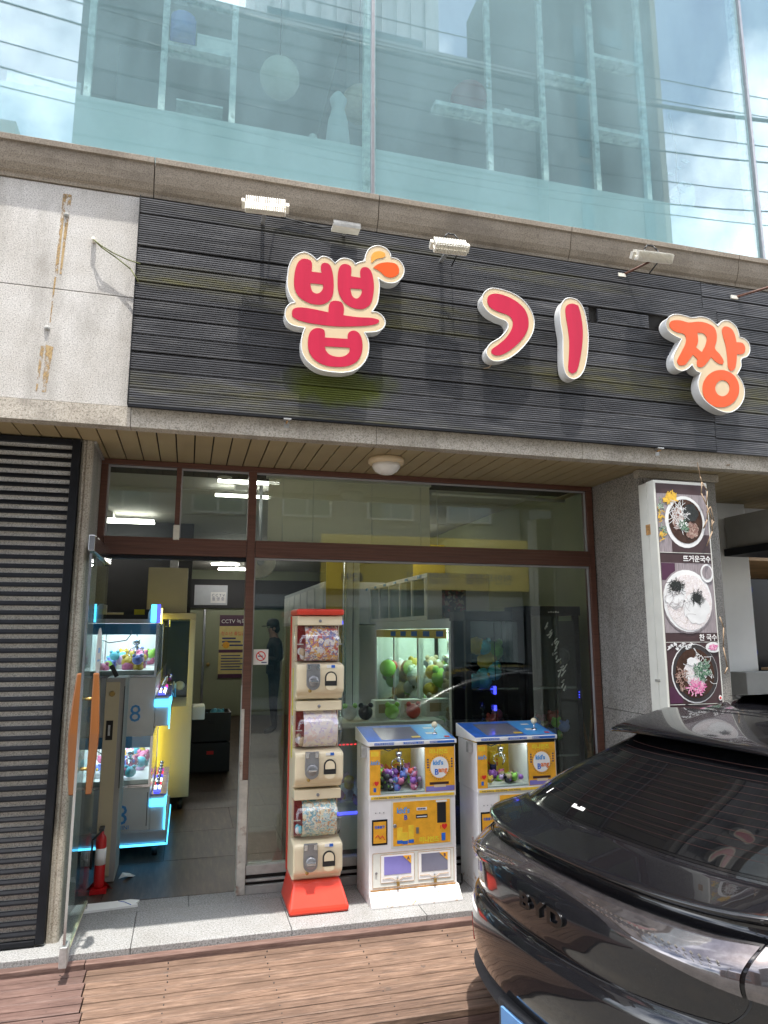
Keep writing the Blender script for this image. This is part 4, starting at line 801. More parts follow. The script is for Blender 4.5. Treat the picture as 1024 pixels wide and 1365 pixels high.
for i in range(9): strands('flower', 'bowl_white', X0 + .03 + i * .022, 1.548 + .012 * (i % 3), .010, .009, 5, 8, .012, i + 30, .003)
disc('stamp', 'white_print', X1 - .03, 1.225, .013, .017, 6); disc('stamp_mark', 'red_print', X1 - .03, 1.225, .007, .009, 7)

# ------------------------------------------------------------------ restaurant next door
rs = thing('restaurant_front', 'white and grey plastered restaurant front beyond the menu sign', 'restaurant', (4.8, .5, 0))
B('pillar', 'pillar_white', rs, (4.42, .30, -.1, 4.85, .8, 2.80), bev=.004); B('rear_wall', 'plaster_grey', rs, (3.7, 2.75, 0, 12, 2.85, 4.2)); B('upper_ceiling', 'soffit_tan', rs, (3.7, .62, 2.83, 5.4, 2.8, 2.86)); B('wall_panel', 'pillar_white', rs, (3.73, .45, -.1, 4.41, .6, 2.80))
B('beam', 'plaster_grey', rs, (4.60, -.75, 2.38, 5.6, .28, 2.66), bev=.006); B('beam_edge', 'black_metal', rs, (4.56, -.8, 2.31, 5.6, .27, 2.375), bev=.004); B('wood_ceiling', 'wood_orange', rs, *[(4.9 + .0, .65 + i * .14, 2.33, 8, .65 + i * .14 + .13, 2.36) for i in range(14)])
B('head_trim', 'alu_grey', rs, (3.73, .52 - .1, 2.74, 5.4, .448, 2.79)); B('counter_wall', 'plaster_grey', rs, (4.46, .02, -.1, 6.5, .20, 1.32), bev=.006); B('counter_top', 'wood_orange', rs, (4.86, -.0, 1.325, 6.5, .28, 1.345))
B('back_wall', 'dark_room', rs, (4.9, 2.6, -.1, 8, 2.7, 2.33)); B('side_wall', 'wood_orange', rs, *[(7.9, .6, i * .15, 8, 2.6, i * .15 + .14) for i in range(15)])
t = thing('order_kiosk', 'black order screen with blue header glowing inside the restaurant', 'screen', (5.4, 1.0, 1.3))
B('case', 'screen_black', t, (5.20, 1.0, .9, 5.9, 1.06, 2.18)); B('screen_header', 'screen_blue', t, (5.22, .992, 2.05, 5.5, .998, 2.10), (5.22, .992, 1.43, 5.5, .998, 1.47)); B('screen_image', 'machine_grey', t, (5.24, .993, 1.88, 5.38, .998, 2.02)); B('print_line', 'white_print', t, (5.24, .988, 2.065, 5.32, .9915, 2.085), (5.24, .988, 1.44, 5.31, .9915, 1.458))
B('stand', 'screen_black', t, (5.3, 1.01, 0, 5.6, 1.05, .9))

# ------------------------------------------------------------------ upper storey behind glass
uw = thing('upper_window_wall', 'tall pale teal glass wall of the upper storey', 'window wall', (0, -.9, 4.38))
ms = [-5.0, -2.0, 1.03, 4.10, 7.1]
for a, b in zip(ms, ms[1:]): B('glass_pane', 'tower_glass', uw, (a + .012, -.905, 4.37, b - .012, -.895, 7.9))
for a in ms: B('mullion', 'mech_grey', uw, (a - .011, -.93, 4.37, a + .011, -.90, 7.9), bev=.002); B('inner_post', 'post_white', uw, (a - .05, -.885, 4.37, a + .03, -.83, 7.9))
B('sill', 'alu_grey', uw, (-5.4, -.93, 4.375, 8, -.88, 4.395))
ur = thing('upper_room', 'pale room behind the upper glass wall', 'room', (1, 2, 4.4))
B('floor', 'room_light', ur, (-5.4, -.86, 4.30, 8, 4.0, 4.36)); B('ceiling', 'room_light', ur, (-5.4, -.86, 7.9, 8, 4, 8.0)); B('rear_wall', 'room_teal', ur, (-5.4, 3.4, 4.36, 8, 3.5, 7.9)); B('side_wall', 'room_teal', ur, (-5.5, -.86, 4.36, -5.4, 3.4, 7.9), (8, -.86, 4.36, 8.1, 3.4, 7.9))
B('low_wall', 'room_light', ur, (-5.4, -.60, 4.36, 8, -.56, 5.02)); B('partition', 'room_teal', ur, (-.75, .5, 5.1, -.38, .55, 6.4), (1.3, 1.2, 4.4, 1.5, 3.3, 7.8))
def frame(x0, n, z0, z1, shelves, label):
    t = thing('shelf_frame', label, 'shelving', (x0, -.3, z0))
    for i in range(n): B('upright', 'post_white', t, (x0 + i * .482 - .022, -.32, z0, x0 + i * .482 + .022, -.28, z1))
    B('base_rail', 'post_white', t, (x0 - .5, -.32, z0 - .03, x0 + (n - 1) * .482 + .022, -.26, z0))
    for i, z in shelves: B('shelf', 'post_white', t, (x0 + i * .482 + .023, -.32, z, x0 + (i + 1) * .482 - .023, -.20, z + .035))
    return t
frame(-.82, 3, 5.14, 7.7, [(0, 6.75), (1, 5.76), (1, 6.22), (2, 7.0)][:3], 'white shelf frame behind the left upper glass')
frame(2.15, 4, 5.14, 7.7, [(-1, 5.73), (0, 5.76), (1, 6.23), (2, 5.80), (2, 6.5)], 'white shelf frame behind the middle upper glass')
def small(name, label, cat, loc, fn):
    t = thing(name, label, cat, loc); fn(t, *loc); return t
small('storage_box', 'pale green box on the far left upper shelf', 'box', (-1.0, -.3, 5.145), lambda t, x, y, z: (B('box_body', 'toy_3', t, (x - .32, y, z, x + .14, y + .2, z + .20), bev=.006), B('label_tag', 'machine_grey', t, (x - .15, y - .003, z + .09, x - .05, y, z + .12))))
small('bread_bin', 'clear glass bin on the upper left shelf', 'bin', (-.07, -.3, 5.14), lambda t, x, y, z: (B('bin_body', 'machine_glass', t, (x - .17, y, z, x + .15, y + .2, z + .21)), B('bin_lid', 'post_white', t, (x - .17, y, z + .211, x + .15, y + .2, z + .225))))
small('white_bowl', 'white rounded bowl on the upper left shelf', 'bowl', (-.60, -.3, 5.14), lambda t, x, y, z: (MB().lathe((x, y + .05, z), [(.05, 0), (.085, .04), (.07, .075), (.02, .08)], 16).build('bowl_body', 'pillar_white', t), B('tray', 'pillar_white', t, (x + .12, y, z, x + .24, y + .1, z + .03))))
small('blue_mug', 'blue tub with white box on the high left shelf', 'tub', (-.22, -.3, 5.8), lambda t, x, y, z: (MB().tube((x, y + .02, z), (x, y + .02, z + .22), .09, n=14).build('tub_body', 'toy_1', t), B('box_body', 'pillar_white', t, (x + .1, y, z, x + .38, y + .1, z + .12))))
small('paper_lantern', 'pale round paper lantern hanging behind the left upper glass', 'lantern', (.55, .4, 6.3), lambda t, x, y, z: (MB().ball((x, y, z), .17, 16).build('shade', 'blind_beige', t), MB().tube((x, y, z + .17), (x, y, 7.9), .004, n=5).build('cord', 'cable', t)))
small('paper_lantern', 'amber round paper lantern hanging by the centre mullion', 'lantern', (1.25, .4, 6.2), lambda t, x, y, z: (MB().ball((x, y, z), .16, 16).build('shade', 'toy_10', t), MB().tube((x, y, z + .16), (x, y, 7.9), .004, n=5).build('cord', 'cable', t)))
small('cat_figure', 'small grey figure holding a white ball near the centre mullion', 'figure', (.98, .0, 5.36), lambda t, x, y, z: (MB().lathe((x, y, z), [(.08, 0), (.10, .1), (.08, .3), (.05, .42), (.07, .5), (.03, .56)], 12).build('figure_body', 'room_light', t), MB().ball((x - .2, y, z + .12), .035, 10).build('white_ball', 'pillar_white', t)))
small('potted_plant', 'thin leafy plant in a white pot behind the right upper glass', 'plant', (3.92, -.3, 4.98), lambda t, x, y, z: (MB().lathe((x, y, z), [(.07, 0), (.11, .06), (.12, .11), (.09, .13)], 16).build('pot', 'pillar_white', t), MB().path([(x, y, z + .1), (x - .03, y, z + .5), (x - .01, y, z + .8), (x - .06, y, z + 1.15)], .008).build('stem', 'moss_cable', t), [MB().prism([(x + math.sin(i * 2.1) * .09 - .04, z + .18 + i * .075), (x + math.sin(i * 2.1) * .09, z + .20 + i * .075), (x + math.sin(i * 2.1) * .09 + .045, z + .18 + i * .075), (x + math.sin(i * 2.1) * .09, z + .165 + i * .075)], 'y', y, y + .01).build('leaf', 'greens', t) for i in range(8)]))
small('bear_figure', 'pale rounded figure standing right of the leafy plant upstairs', 'figure', (4.28, .1, 5.05), lambda t, x, y, z: (MB().lathe((x, y, z), [(.09, 0), (.11, .2), (.07, .45), (.11, .55), (.10, .68), (.03, .74)], 14).build('figure_body', 'room_light', t), MB().ball((x - .16, y - .1, z + .47), .035, 10).build('white_ball', 'pillar_white', t)))
small('red_stool', 'dark red round cushion on the middle upper shelf', 'cushion', (2.0, -.25, 5.765), lambda t, x, y, z: (MB().ball((x, y, z + .13), .15, 14, .85).build('cushion_body', 'capsule_inner', t), B('tag_label', 'white_print', t, (x + .3, y - .03, z + .06, x + .36, y - .02, z + .09))))

# ------------------------------------------------------------------ street opposite (seen mirrored in the glass)
ob = thing('opposite_building', 'grey block across the street mirrored in the upper glass', 'building', (3, -16, 0))
B('wall', 'facade_grey', ob, (-3.1, -19, -.25, 8.9, -13, 17.3)); B('parapet', 'cladding_pale', ob, (-3.15, -13.06, 17.31, 8.95, -12.95, 17.5))
for f in range(2):
    for i in range(5):
        xx = -2.3 + i * 2.25; zz = 4.6 + f * 2.6
        wn = B('window', 'alu_grey', ob, (xx, -12.99, zz, xx + 1.3, -12.93, zz + 1.3)); B('pane', 'opp_glass', wn, (xx + .06, -12.925, zz + .06, xx + .62, -12.92, zz + 1.24), (xx + .68, -12.925, zz + .06, xx + 1.24, -12.92, zz + 1.24))
B('siding_line', 'dark_gap', ob, *[(-3.1, -12.992, 9.5 + i * .9, 8.9, -12.985, 9.56 + i * .9) for i in range(9)]); B('cladding', 'cladding_pale', ob, (-3.1, -12.995, -.2, 8.9, -12.96, 2.6))
for i in range(6): B('shop_front', 'opp_glass', ob, (-2.9 + i * 1.95, -12.955, .1, -1.2 + i * 1.95, -12.94, 2.3))
tw = thing('stair_tower', 'tall dark grey tower with slit windows across the street', 'tower', (11, -15, 0))
B('wall', 'facade_grey', tw, (9.0, -18, -.25, 12.7, -12.6, 24)); B('corner_strip', 'facade_beige', tw, (12.71, -13.2, -.2, 12.9, -12.6, 24))
for xx in (10.0, 12.0):
    for k in range(6): B('slit_window', 'opp_glass', tw, (xx, -12.59, 6 + k * 2.2, xx + .35, -12.57, 8 + k * 2.2))
B('porthole', 'opp_glass', tw, (10.9, -12.59, 18.6, 11.6, -12.57, 19.2))
b3 = thing('beige_building', 'beige block with pale ribbed cladding across the street', 'building', (18, -22, 0))
B('wall', 'facade_beige', b3, (13.6, -30, -.25, 24, -17, 15)); B('cladding', 'cladding_white', b3, *[(13.6 + i * .65, -16.98, 3, 14.2 + i * .65, -16.9, 14.6) for i in range(16)])
b4 = thing('brick_building', 'brick block across the street beyond the gap', 'building', (-8, -16, 0))
B('wall', 'facade_brick', b4, (-14, -19, -.25, -4.3, -13, 13.2))
for f in range(4):
    for i in range(4): wn = B('window', 'alu_grey', b4, (-13.2 + i * 2.3, -12.99, 2 + f * 2.8, -11.9 + i * 2.3, -12.93, 3.3 + f * 2.8)); B('pane', 'opp_glass', wn, (-13.14 + i * 2.3, -12.925, 2.06 + f * 2.8, -11.96 + i * 2.3, -12.92, 3.24 + f * 2.8))
b5 = thing('rear_highrise', 'far pale tower block above the opposite roofs', 'building', (5, -27, 0)); B('wall', 'cladding_white', b5, (1.5, -32, -.25, 9.4, -22, 34)); B('cladding_rib', 'cladding_white', b5, *[(1.6 + i * .65, -21.98, 6, 2.1 + i * .65, -21.88, 33) for i in range(12)])
for f in range(9):
    B('window_band', 'opp_glass', b5, (2, -21.87, 4 + f * 3.6, 8.6, -21.85, 5.0 + f * 3.6))
bn = thing('shop_banner', 'long yellow shop banner across the street', 'banner', (6.5, -12.8, 3.1))
B('sheet', 'banner_yellow', bn, (3.2, -12.85, 2.75, 9.8, -12.75, 4.15)); slab_text('lettering', '8294', 'navy', bn, 4.3, -12.74, 2.95, .30, rotz=R_(180)); slab_text('lettering', '창업문의', 'navy', bn, 6.7, -12.74, 2.95, .34, rotz=R_(180)); slab_text('lettering', '천안두정점', 'navy', bn, 8.5, -12.74, 2.95, .30, rotz=R_(180))
def pole(x, y, label):
    t = thing('utility_pole', label, 'utility pole', (x, y, -.25)); MB().tube((x, y, -.25), (x, y, 15.6), .17, .11, 12).build('shaft', 'plaster_grey', t)
    B('crossarm', 'galv', t, (x - .9, y - .05, 15.0, x + .9, y + .05, 15.1), (x - .7, y - .05, 13.8, x + .7, y + .05, 13.9))
pole(-7, -9.6, 'grey utility pole across the street left of the gap'); pole(16.5, -9.6, 'grey utility pole across the street by the beige block')
for k, (z, yy, r, sg_) in enumerate(((15.0, -9.4, .014, .5), (14.9, -9.8, .014, .6), (14.6, -9.5, .05, .8), (14.0, -9.7, .016, .7), (13.4, -9.4, .022, .9), (12.7, -9.6, .014, .8), (12.2, -9.5, .018, 1.0), (11.7, -9.6, .014, .6))):
    t = thing('overhead_wire', ['topmost thin wire strung between the street poles', 'thin wire just under the topmost wire, farthest from the facade', 'thick wire bundle in the upper group between the poles', 'wire below the thick bundle on the far side', 'medium wire midway up the street poles', 'thin wire third from the bottom between the poles', 'medium wire second from the bottom between the poles', 'lowest thin wire between the street poles'][k], 'wire', (4.7, yy, z), 'overhead wires along the street')
    MB().path([(-7 + i * 2.35, yy, z - sg_ * (1 - ((i - 5) / 5) ** 2)) for i in range(11)], r, 5).build('strand', 'cable', t)

# ------------------------------------------------------------------ interior lights
def tube_light(x, y, ln, label, z=2.86, sx=.08, m='tube'):
    t = thing('ceiling_light', label, 'ceiling light', (x, y, z), None)
    for s in (-1, 1):
        MB().tube((x - ln, y + s * sx, z - .03), (x + ln, y + s * sx, z - .03), .014, n=8).build('lit_tube', m, t)
    B('housing', 'white_paint', t, (x - .09, y - .13, z - .02, x + .09, y + .13, z + .05), bev=.004)
tube_light(.42, .95, .24, 'lit twin tube lamp on the ceiling right behind the upper door pane', sx=.3)
tube_light(.55, 6.3, .22, 'lit twin tube lamp seen deep through the doorway', 2.78, sx=.55, m='tube_rear')
tube_light(1.45, 5.2, .28, 'lit twin tube lamp on the ceiling behind the person', 2.82, sx=.3)
tube_light(.9, 8.4, .4, 'twin tube lamp added to brighten the very back of the shop', 2.84, m='tube_rear')  # added lamp, lightens the olive wall behind the person
tube_light(-.9, 3.0, .5, 'lit twin tube lamp over the stacked claw machine')
tube_light(2.2, 3.2, .5, 'lit twin tube lamp over the white claw machine row')
t = thing('camera_dome', 'small white security camera on the ceiling inside the door', 'camera', (.22, .45, 2.9)); MB().lathe((.22, .45, 2.91), [(.07, 0), (.075, -.05), (.06, -.09), (.02, -.11)], 16).build('dome', 'lamp_white', t)
t = thing('wall_fan', 'pale round wall fan high behind the door post', 'fan', (.52, .9, 2.3)); MB().lathe((.55, .9, 2.22), [(.12, 0), (.13, .03), (.12, .06)], 20, 'y').build('guard', 'lamp_white', t); MB().lathe((.55, .89, 2.22), [(.03, 0), (.03, -.03)], 10, 'y').build('hub', 'machine_grey', t); MB().tube((.55, .95, 2.3), (.55, 1.0, 2.9), .015).build('stem', 'machine_grey', t)

# ------------------------------------------------------------------ plush and prize piles
def pile(name, parent, box, n, r, cols, seed, squash=.9):
    rr = random.Random(seed); mb = MB(); x0, y0, z0, x1, y1, z1 = box
    for i in range(n):
        x = rr.uniform(x0, x1); yy = rr.uniform(y0, y1); z = z0 + (z1 - z0) * rr.random() ** 1.2; q = r * rr.uniform(.7, 1.25); ci = rr.randrange(len(cols))
        mb.ball((x, yy, z), q, 8, squash, ci)
        if rr.random() < .5: # ears
            for s in (-1, 1): mb.ball((x + s * q * .6, yy - q * .1, z + q * .75), q * .35, 6, 1, ci)
        if rr.random() < .35: mb.ball((x + q * .25, yy - q * .8, z + q * .1), q * .28, 6, 1, rr.randrange(len(cols)))
    o = mb.build(name, [TOY[c] for c in cols], parent, fix=False); o['kind'] = 'stuff'; return o
def claw(parent, x, y, z, s=1.):
    c = MB(); c.tube((x, y, z), (x, y, z - .05 * s), .035 * s, n=12); c.tube((x, y, z - .05 * s), (x, y, z - .11 * s), .022 * s, n=10); c.tube((x, y, z), (x, y, z + .12 * s), .006 * s, n=6)
    o = c.build('claw_head', 'claw_chrome', parent)
    for k in range(3):
        a = 2 * math.pi * k / 3 + .5; d = Vector((math.cos(a), math.sin(a), 0))
        P0 = Vector((x, y, z - .08 * s)); MB().path([P0 + d * .02 * s, P0 + d * .07 * s + Vector((0, 0, -.02 * s)), P0 + d * .085 * s + Vector((0, 0, -.07 * s)), P0 + d * .055 * s + Vector((0, 0, -.11 * s))], .006 * s, 6).build('claw_finger', 'claw_chrome', o)

# ------------------------------------------------------------------ stacked claw machines left of the aisle
cm = thing('claw_machine', 'double deck grey claw machine with cyan edge lights inside the doorway', 'claw machine', (-.45, 1.5, 0))
xL, xR, yF, yB = -.74, -.22, .95, 2.15
B('plinth', 'machine_grey', cm, (xL - .02, yF - .02, .10, -.09, yB, .19), bev=.012); B('edge_light', 'led_cyan', cm, (xL - .02, yF - .03, .085, -.09, yF - .022, .100), (-.085, yF - .03, .085, -.078, yB, .10))
for (x, yy) in ((-.17, 1.0), (-.66, 1.0), (-.17, 2.0), (-.66, 2.0)):
    MB().tube((x - .02, yy, .04), (x + .02, yy, .04), .04, n=14).build('caster', 'black_plastic', cm)
def tier(z0, z1, z2, ck):
    B('lower_cabinet', 'machine_white', cm, (xL, yF, z0, xR, yB, z1), bev=.006); B('sill_strip', 'steel', cm, (xL, yF - .004, z1, xR, yB, z1 + .018))
    B('bed', 'machine_white', cm, (xL + .02, yF + .02, z1 + .02, xR - .02, yB - .02, z1 + .05))
    for (x, yy) in ((xL, yF), (xR - .018, yF), (xL, yB - .018), (xR - .018, yB - .018)): B('corner_post', 'steel', cm, (x, yy, z1 + .019, x + .018, yy + .018, z2))
    B('side_glass', 'machine_glass', cm, (xL + .018, yF + .004, z1 + .02, xR - .018, yF + .008, z2)); B('front_glass', 'machine_glass', cm, (xR - .008, yF + .018, z1 + .02, xR - .004, yB - .018, z2))
    B('top_light', 'led_white', cm, (xL + .03, yF + .05, z2 - .012, xR - .03, yB - .05, z2 - .004)); B('light_band', 'blue_light', cm, (xL + .018, yF + .009, z2 - .085, xR - .018, yF + .012, z2)); B('back_panel', 'machine_white', cm, (xL + .006, yF + .03, z1 + .02, xL + .012, yB, z2 - .01), (xL + .02, yB - .012, z1 + .02, xR - .02, yB - .004, z2 - .01))
    pile('plush_pile', cm, (xL + .08, yF + .08, z1 + .06, xR - .08, yB - .1, z1 + .16), 46, .045, [8, 3, 1, 5, 0, 4, 7], int(z1 * 100))
    claw(cm, xR - .17, yF + .16, z2 - .12, .8); MB().path([(xR - .17, yF + .16, z2 - .02), (xR - .25, yF + .2, z2 - .13), (xR - .38, yF + .2, z2 - .15), (xL + .06, yF + .3, z2 - .12)], .004).build('cable', 'cable', cm)
    # console ledge on the aisle side with joysticks and lit buttons
    c0, c1 = ck; B('console', 'machine_white', cm, (xR, yF, c0, xR + .11, yB - .05, c1), bev=.012); B('console_top', 'panel_violet', cm, (xR + .002, yF + .01, c1 + .001, xR + .12, yB - .05, c1 + .012))
    B('edge_light', 'led_cyan', cm, (xR, yF - .012, c1 - .075, xR + .115, yF - .002, c1 - .02), (xR + .108, yF - .012, c0 - .02, xR + .118, yF - .002, c1 + .0), (xR + .112, yF, c1 - .07, xR + .119, yB - .05, c1 - .03)); B('guard_rail', 'clear_plastic', cm, (xR + .122, yF + .02, c1 - .02, xR + .127, yB - .05, c1 + .10))
    for k in range(7):
        yy = yF + .10 + k * .15; bc = ['led_blue', 'led_green', 'led_red', 'led_green', 'led_blue', 'led_red', 'led_pink'][k]
        MB().tube((xR + .045, yy, c1 + .012), (xR + .045, yy, c1 + .024), .026, n=12).build('lit_button', bc, cm)
        MB().tube((xR + .05, yy, c1 + .02), (xR + .05, yy, c1 + .065), .006, n=6).ball((xR + .05, yy, c1 + .075), .017, 8).build('joystick', 'steel', cm)
tier(.19, .50, .87, (.16, .43)); tier(.87, 1.31, 1.72, (.94, 1.16))
slab_text('lettering', '8', 'blue_light', cm, -.42, yF - .002, .24, .20, align='CENTER'); slab_text('lettering', 'MINI', 'blue_light', cm, -.40, yF - .002, .205, .04, align='CENTER'); slab_text('lettering', 'boutiques', 'black_plastic', cm, -.33, yF - .006, .505, .016, align='CENTER', sx=1.6); slab_text('lettering', '8', 'blue_light', cm, -.36, yF - .002, .98, .18, align='CENTER')
B('door_seam', 'black_plastic', cm, (xR - .02, yF - .002, .22, xR - .015, yF + .0, .46))
B('header', 'machine_grey', cm, (xL, yF, 1.721, xR, yB, 1.755), bev=.003); B('header_shelf', 'black_plastic', cm, (xL + .04, yF + .06, 1.756, xR - .03, yF + .5, 1.79))
for x in (xL + .015, xR - .085): MB().prism([(x, 1.756), (x + .085, 1.756), (x + .085, 1.87), (x + .06, 1.87), (x, 1.80)] if x < -.5 else [(x, 1.756), (x + .085, 1.756), (x + .085, 1.87), (x + .03, 1.87), (x, 1.80)], 'y', yF + .0, yF + .3).build('header_cheek', 'machine_grey', cm)
B('header_light', 'led_cyan', cm, (xL + .005, yF - .012, 1.73, xL + .055, yF - .002, 1.868), (xR - .062, yF - .012, 1.73, xR - .022, yF - .002, 1.868)); B('header_light', 'led_blue', cm, (xR - .021, yF - .012, 1.73, xR + .006, yF - .002, 1.868)); B('header_light', 'led_yellow', cm, (xR + .012, yF + .03, 1.72, xR + .02, yF + .06, 1.84))
t = thing('yellow_box', 'small black and yellow box on top of the double deck claw machine', 'box', (-.40, 1.1, 1.79)); B('box_body', 'black_plastic', t, (-.50, 1.1, 1.791, -.30, 1.3, 1.835)); B('box_band', 'yellow_tape', t, (-.42, 1.095, 1.792, -.34, 1.0995, 1.834))
# yellow lit machine behind it
ym = thing('claw_machine', 'cream claw machine washed in yellow light behind the double deck machine', 'claw machine', (-.2, 2.8, 0))
B('cabinet_frame', 'cream_panel', ym, (-.78, 2.32, .12, .075, 3.4, .95), (-.78, 2.32, 1.78, .075, 3.4, 1.84), (.02, 2.32, .951, .075, 2.40, 1.779), (-.78, 2.32, .951, -.70, 2.40, 1.779), (-.78, 3.32, .951, .075, 3.4, 1.779), bev=.006)
B('side_glass', 'machine_glass', ym, (-.70, 2.35, .951, .02, 2.356, 1.779)); B('edge_light', 'led_yellow', ym, (-.29, 2.25, .25, -.262, 2.28, 1.70), (-.29, 2.25, 1.71, -.262, 2.28, 1.80)); B('inner_back', 'dark_room', ym, (-.70, 3.30, .955, .02, 3.315, 1.775)); B('coin_box', 'machine_white', ym, (.076, 2.5, .80, .20, 2.8, .93), bev=.01)
MB().tube((-.02, 2.4, .055), (.02, 2.4, .055), .05, n=12).build('caster', 'black_plastic', ym); MB().tube((-.02, 3.3, .055), (.02, 3.3, .055), .05, n=12).build('caster', 'black_plastic', ym)
pile('plush_pile', ym, (-.66, 2.45, .98, -.02, 3.2, 1.12), 24, .07, [4, 1, 7, 3, 5], 5)
t = thing('cream_crate', 'large cream panel box standing above the yellow lit machine', 'box', (-.2, 2.45, 1.85)); B('box_body', 'cream_panel', t, (-.40, 2.42, 1.842, -.02, 3.0, 2.29), bev=.006); B('box_vent', 'galv', t, (-.2, 2.5, 2.291, -.12, 2.6, 2.40))
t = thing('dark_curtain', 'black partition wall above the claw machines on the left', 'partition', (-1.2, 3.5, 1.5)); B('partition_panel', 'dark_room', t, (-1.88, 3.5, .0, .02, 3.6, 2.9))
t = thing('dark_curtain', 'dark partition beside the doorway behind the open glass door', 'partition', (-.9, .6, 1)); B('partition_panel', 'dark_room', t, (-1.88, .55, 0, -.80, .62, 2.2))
# black bins
for (z0, lb) in ((.02, 'lower black plastic prize crate by the back aisle'), (.37, 'upper black plastic prize crate filled with packets')):
    t = thing('storage_crate', lb, 'crate', (.32, 4.2, z0)); a, b_, c_, d_ = .07, .55, 4.05, 4.5
    B('crate_side', 'black_plastic', t, (a, c_, z0, b_, c_ + .02, z0 + .33)); B('crate_side', 'black_plastic', t, (a, d_ - .02, z0, b_, d_, z0 + .33)); B('crate_end', 'black_plastic', t, (a, c_ + .021, z0, a + .02, d_ - .021, z0 + .33)); B('crate_end', 'black_plastic', t, (b_ - .02, c_ + .021, z0, b_, d_ - .021, z0 + .33)); B('crate_base', 'black_plastic', t, (a + .021, c_ + .021, z0, b_ - .021, d_ - .021, z0 + .015)); B('crate_label', 'red_print' if z0 < .1 else 'dark_room', t, (.28, c_ - .003, z0 + .2, .36, c_ - .001, z0 + .24))
    if z0 > .1: pile('packet_pile', t, (.14, 4.12, .60, .48, 4.4, .68), 12, .05, [1, 3, 8], 3)
# tall narrow metal box + remote + extinguisher
t = thing('metal_post_box', 'tall narrow beige metal locker with a recessed latch behind the glass door', 'metal locker', (-.44, .5, 0)); B('case', 'plaster_grey', t, (-.535, .45, 0, -.405, .80, 1.335), bev=.004); B('door_panel', 'cream_panel', t, (-.530, .442, .04, -.44, .449, 1.31)); B('latch_recess', 'dark_gap', t, (-.515, .438, .92, -.47, .443, 1.05)); B('latch', 'galv', t, (-.50, .434, .95, -.487, .4375, 1.02)); B('edge_seal', 'cable', t, (-.410, .441, .6, -.405, .448, 1.28)); MB().lathe((-.487, .438, 1.23), [(.02, 0), (.015, -.008)], 10, 'y').build('lock', 'brass', t)
t = thing('remote_control', 'black remote leaning on top of the beige metal locker', 'remote', (0, 0, 0)); mb = MB().box(-.015, -.01, 0, .015, .01, .09); o = mb.build('remote_body', 'black_plastic', t, .003); t.location = (-.47, .52, 1.342); t.rotation_euler = (0, R_(-28), 0)
t = thing('fire_extinguisher', 'red fire extinguisher on a red stand at the foot of the glass door', 'fire extinguisher', (-.50, .05, 0))
ex, ey = -.482, .27
MB().lathe((ex, ey, .03), [(.031, 0), (.033, .02), (.033, .28), (.029, .305), (.014, .325), (.014, .35)], 18).build('cylinder', 'red_paint', t); MB().lathe((ex, ey, .17), [(.0336, 0), (.0336, .10)], 18).build('label_sheet', 'white_print', t)
MB().add([(ex - .085, ey + .03, .003), (ex - .03, ey - .01, .07), (ex - .03, ey + .06, .003)], [(0, 1, 2)]).add([(ex + .085, ey + .03, .003), (ex + .03, ey - .01, .07), (ex + .03, ey + .06, .003)], [(0, 1, 2)]).box(ex - .05, ey - .05, .002, ex + .05, ey + .05, .028).build('stand', 'red_paint', t); B('valve', 'black_plastic', t, (ex - .015, ey - .05, .382, ex + .015, ey + .02, .40), (ex - .008, ey - .01, .35, ex + .008, ey + .01, .381)); MB().path([(ex, ey - .04, .38), (ex - .05, ey - .04, .33), (ex - .055, ey - .02, .15)], .007).build('hose', 'rubber', t)
t = thing('stone_offcut', 'broken pale stone offcut lying across the doorway threshold', 'stone offcut', (-.35, -.03, 0)); MB().prism([(-.60, -.10), (-.58, .03), (-.38, .035), (-.27, .045), (-.215, .02), (-.235, -.035), (-.22, -.06), (-.36, -.075)], 'z', .001, .014).build('offcut_slab', 'pillar_white', t); MB().path([(-.34, .03, .0155), (-.30, .0, .0155), (-.26, -.055, .0155)], .002).build('pen_mark', 'blue_print', t)
t = thing('tissue', 'crumpled white tissue on the dark shop floor', 'tissue', (-.34, .52, 0)); MB().add([(-.38, .5, .0), (-.33, .47, .02), (-.29, .52, .0), (-.27, .50, .012), (-.31, .58, .006), (-.36, .56, .022)], [(0, 1, 5), (1, 2, 4), (1, 4, 5), (2, 3, 4)]).build('sheet', 'paper', t, fix=False)

# ------------------------------------------------------------------ white machines on the right
wr = thing('claw_machine', 'row of white glass claw machine bays full of plush behind the window', 'claw machine', (2.3, 2, 0))
xa, xb, ya, yb_ = 2.04, 2.78, .48, 2.85
B('lower_cabinet', 'machine_white', wr, (xa, ya, .05, xb, yb_, .62), bev=.006); B('header', 'machine_white', wr, (xa, ya, 1.68, xb, yb_, 1.76), bev=.004); B('marquee', 'yellow_print', wr, (xa - .004, ya + .08, 1.60, xa - .0, yb_ - .05, 1.678)); B('marquee_print', 'blue_print', wr, *[(xa - .007, ya + .15 + i * .35, 1.615, xa - .0045, ya + .32 + i * .35, 1.66) for i in range(5)])
for yy in (ya, 1.31, 2.10, yb_ - .045): B('bay_post', 'machine_white', wr, (xa, yy, .621, xa + .05, yy + .045, 1.679), bev=.003)
B('corner_post', 'machine_white', wr, (xb - .05, ya, .621, xb, ya + .05, 1.679)); B('front_glass', 'machine_glass', wr, (xa + .01, ya + .05, .63, xa + .014, yb_ - .05, 1.60)); B('end_glass', 'machine_glass', wr, (xa + .05, ya + .01, .63, xb - .05, ya + .014, 1.67)); B('back_panel', 'machine_white', wr, (xb - .012, ya + .05, .63, xb - .005, yb_ - .05, 1.67), (xa + .05, yb_ - .02, .63, xb - .05, yb_ - .01, 1.67)); B('top_light', 'led_green', wr, (xa + .08, ya + .1, 1.655, xb - .08, yb_ - .1, 1.665))
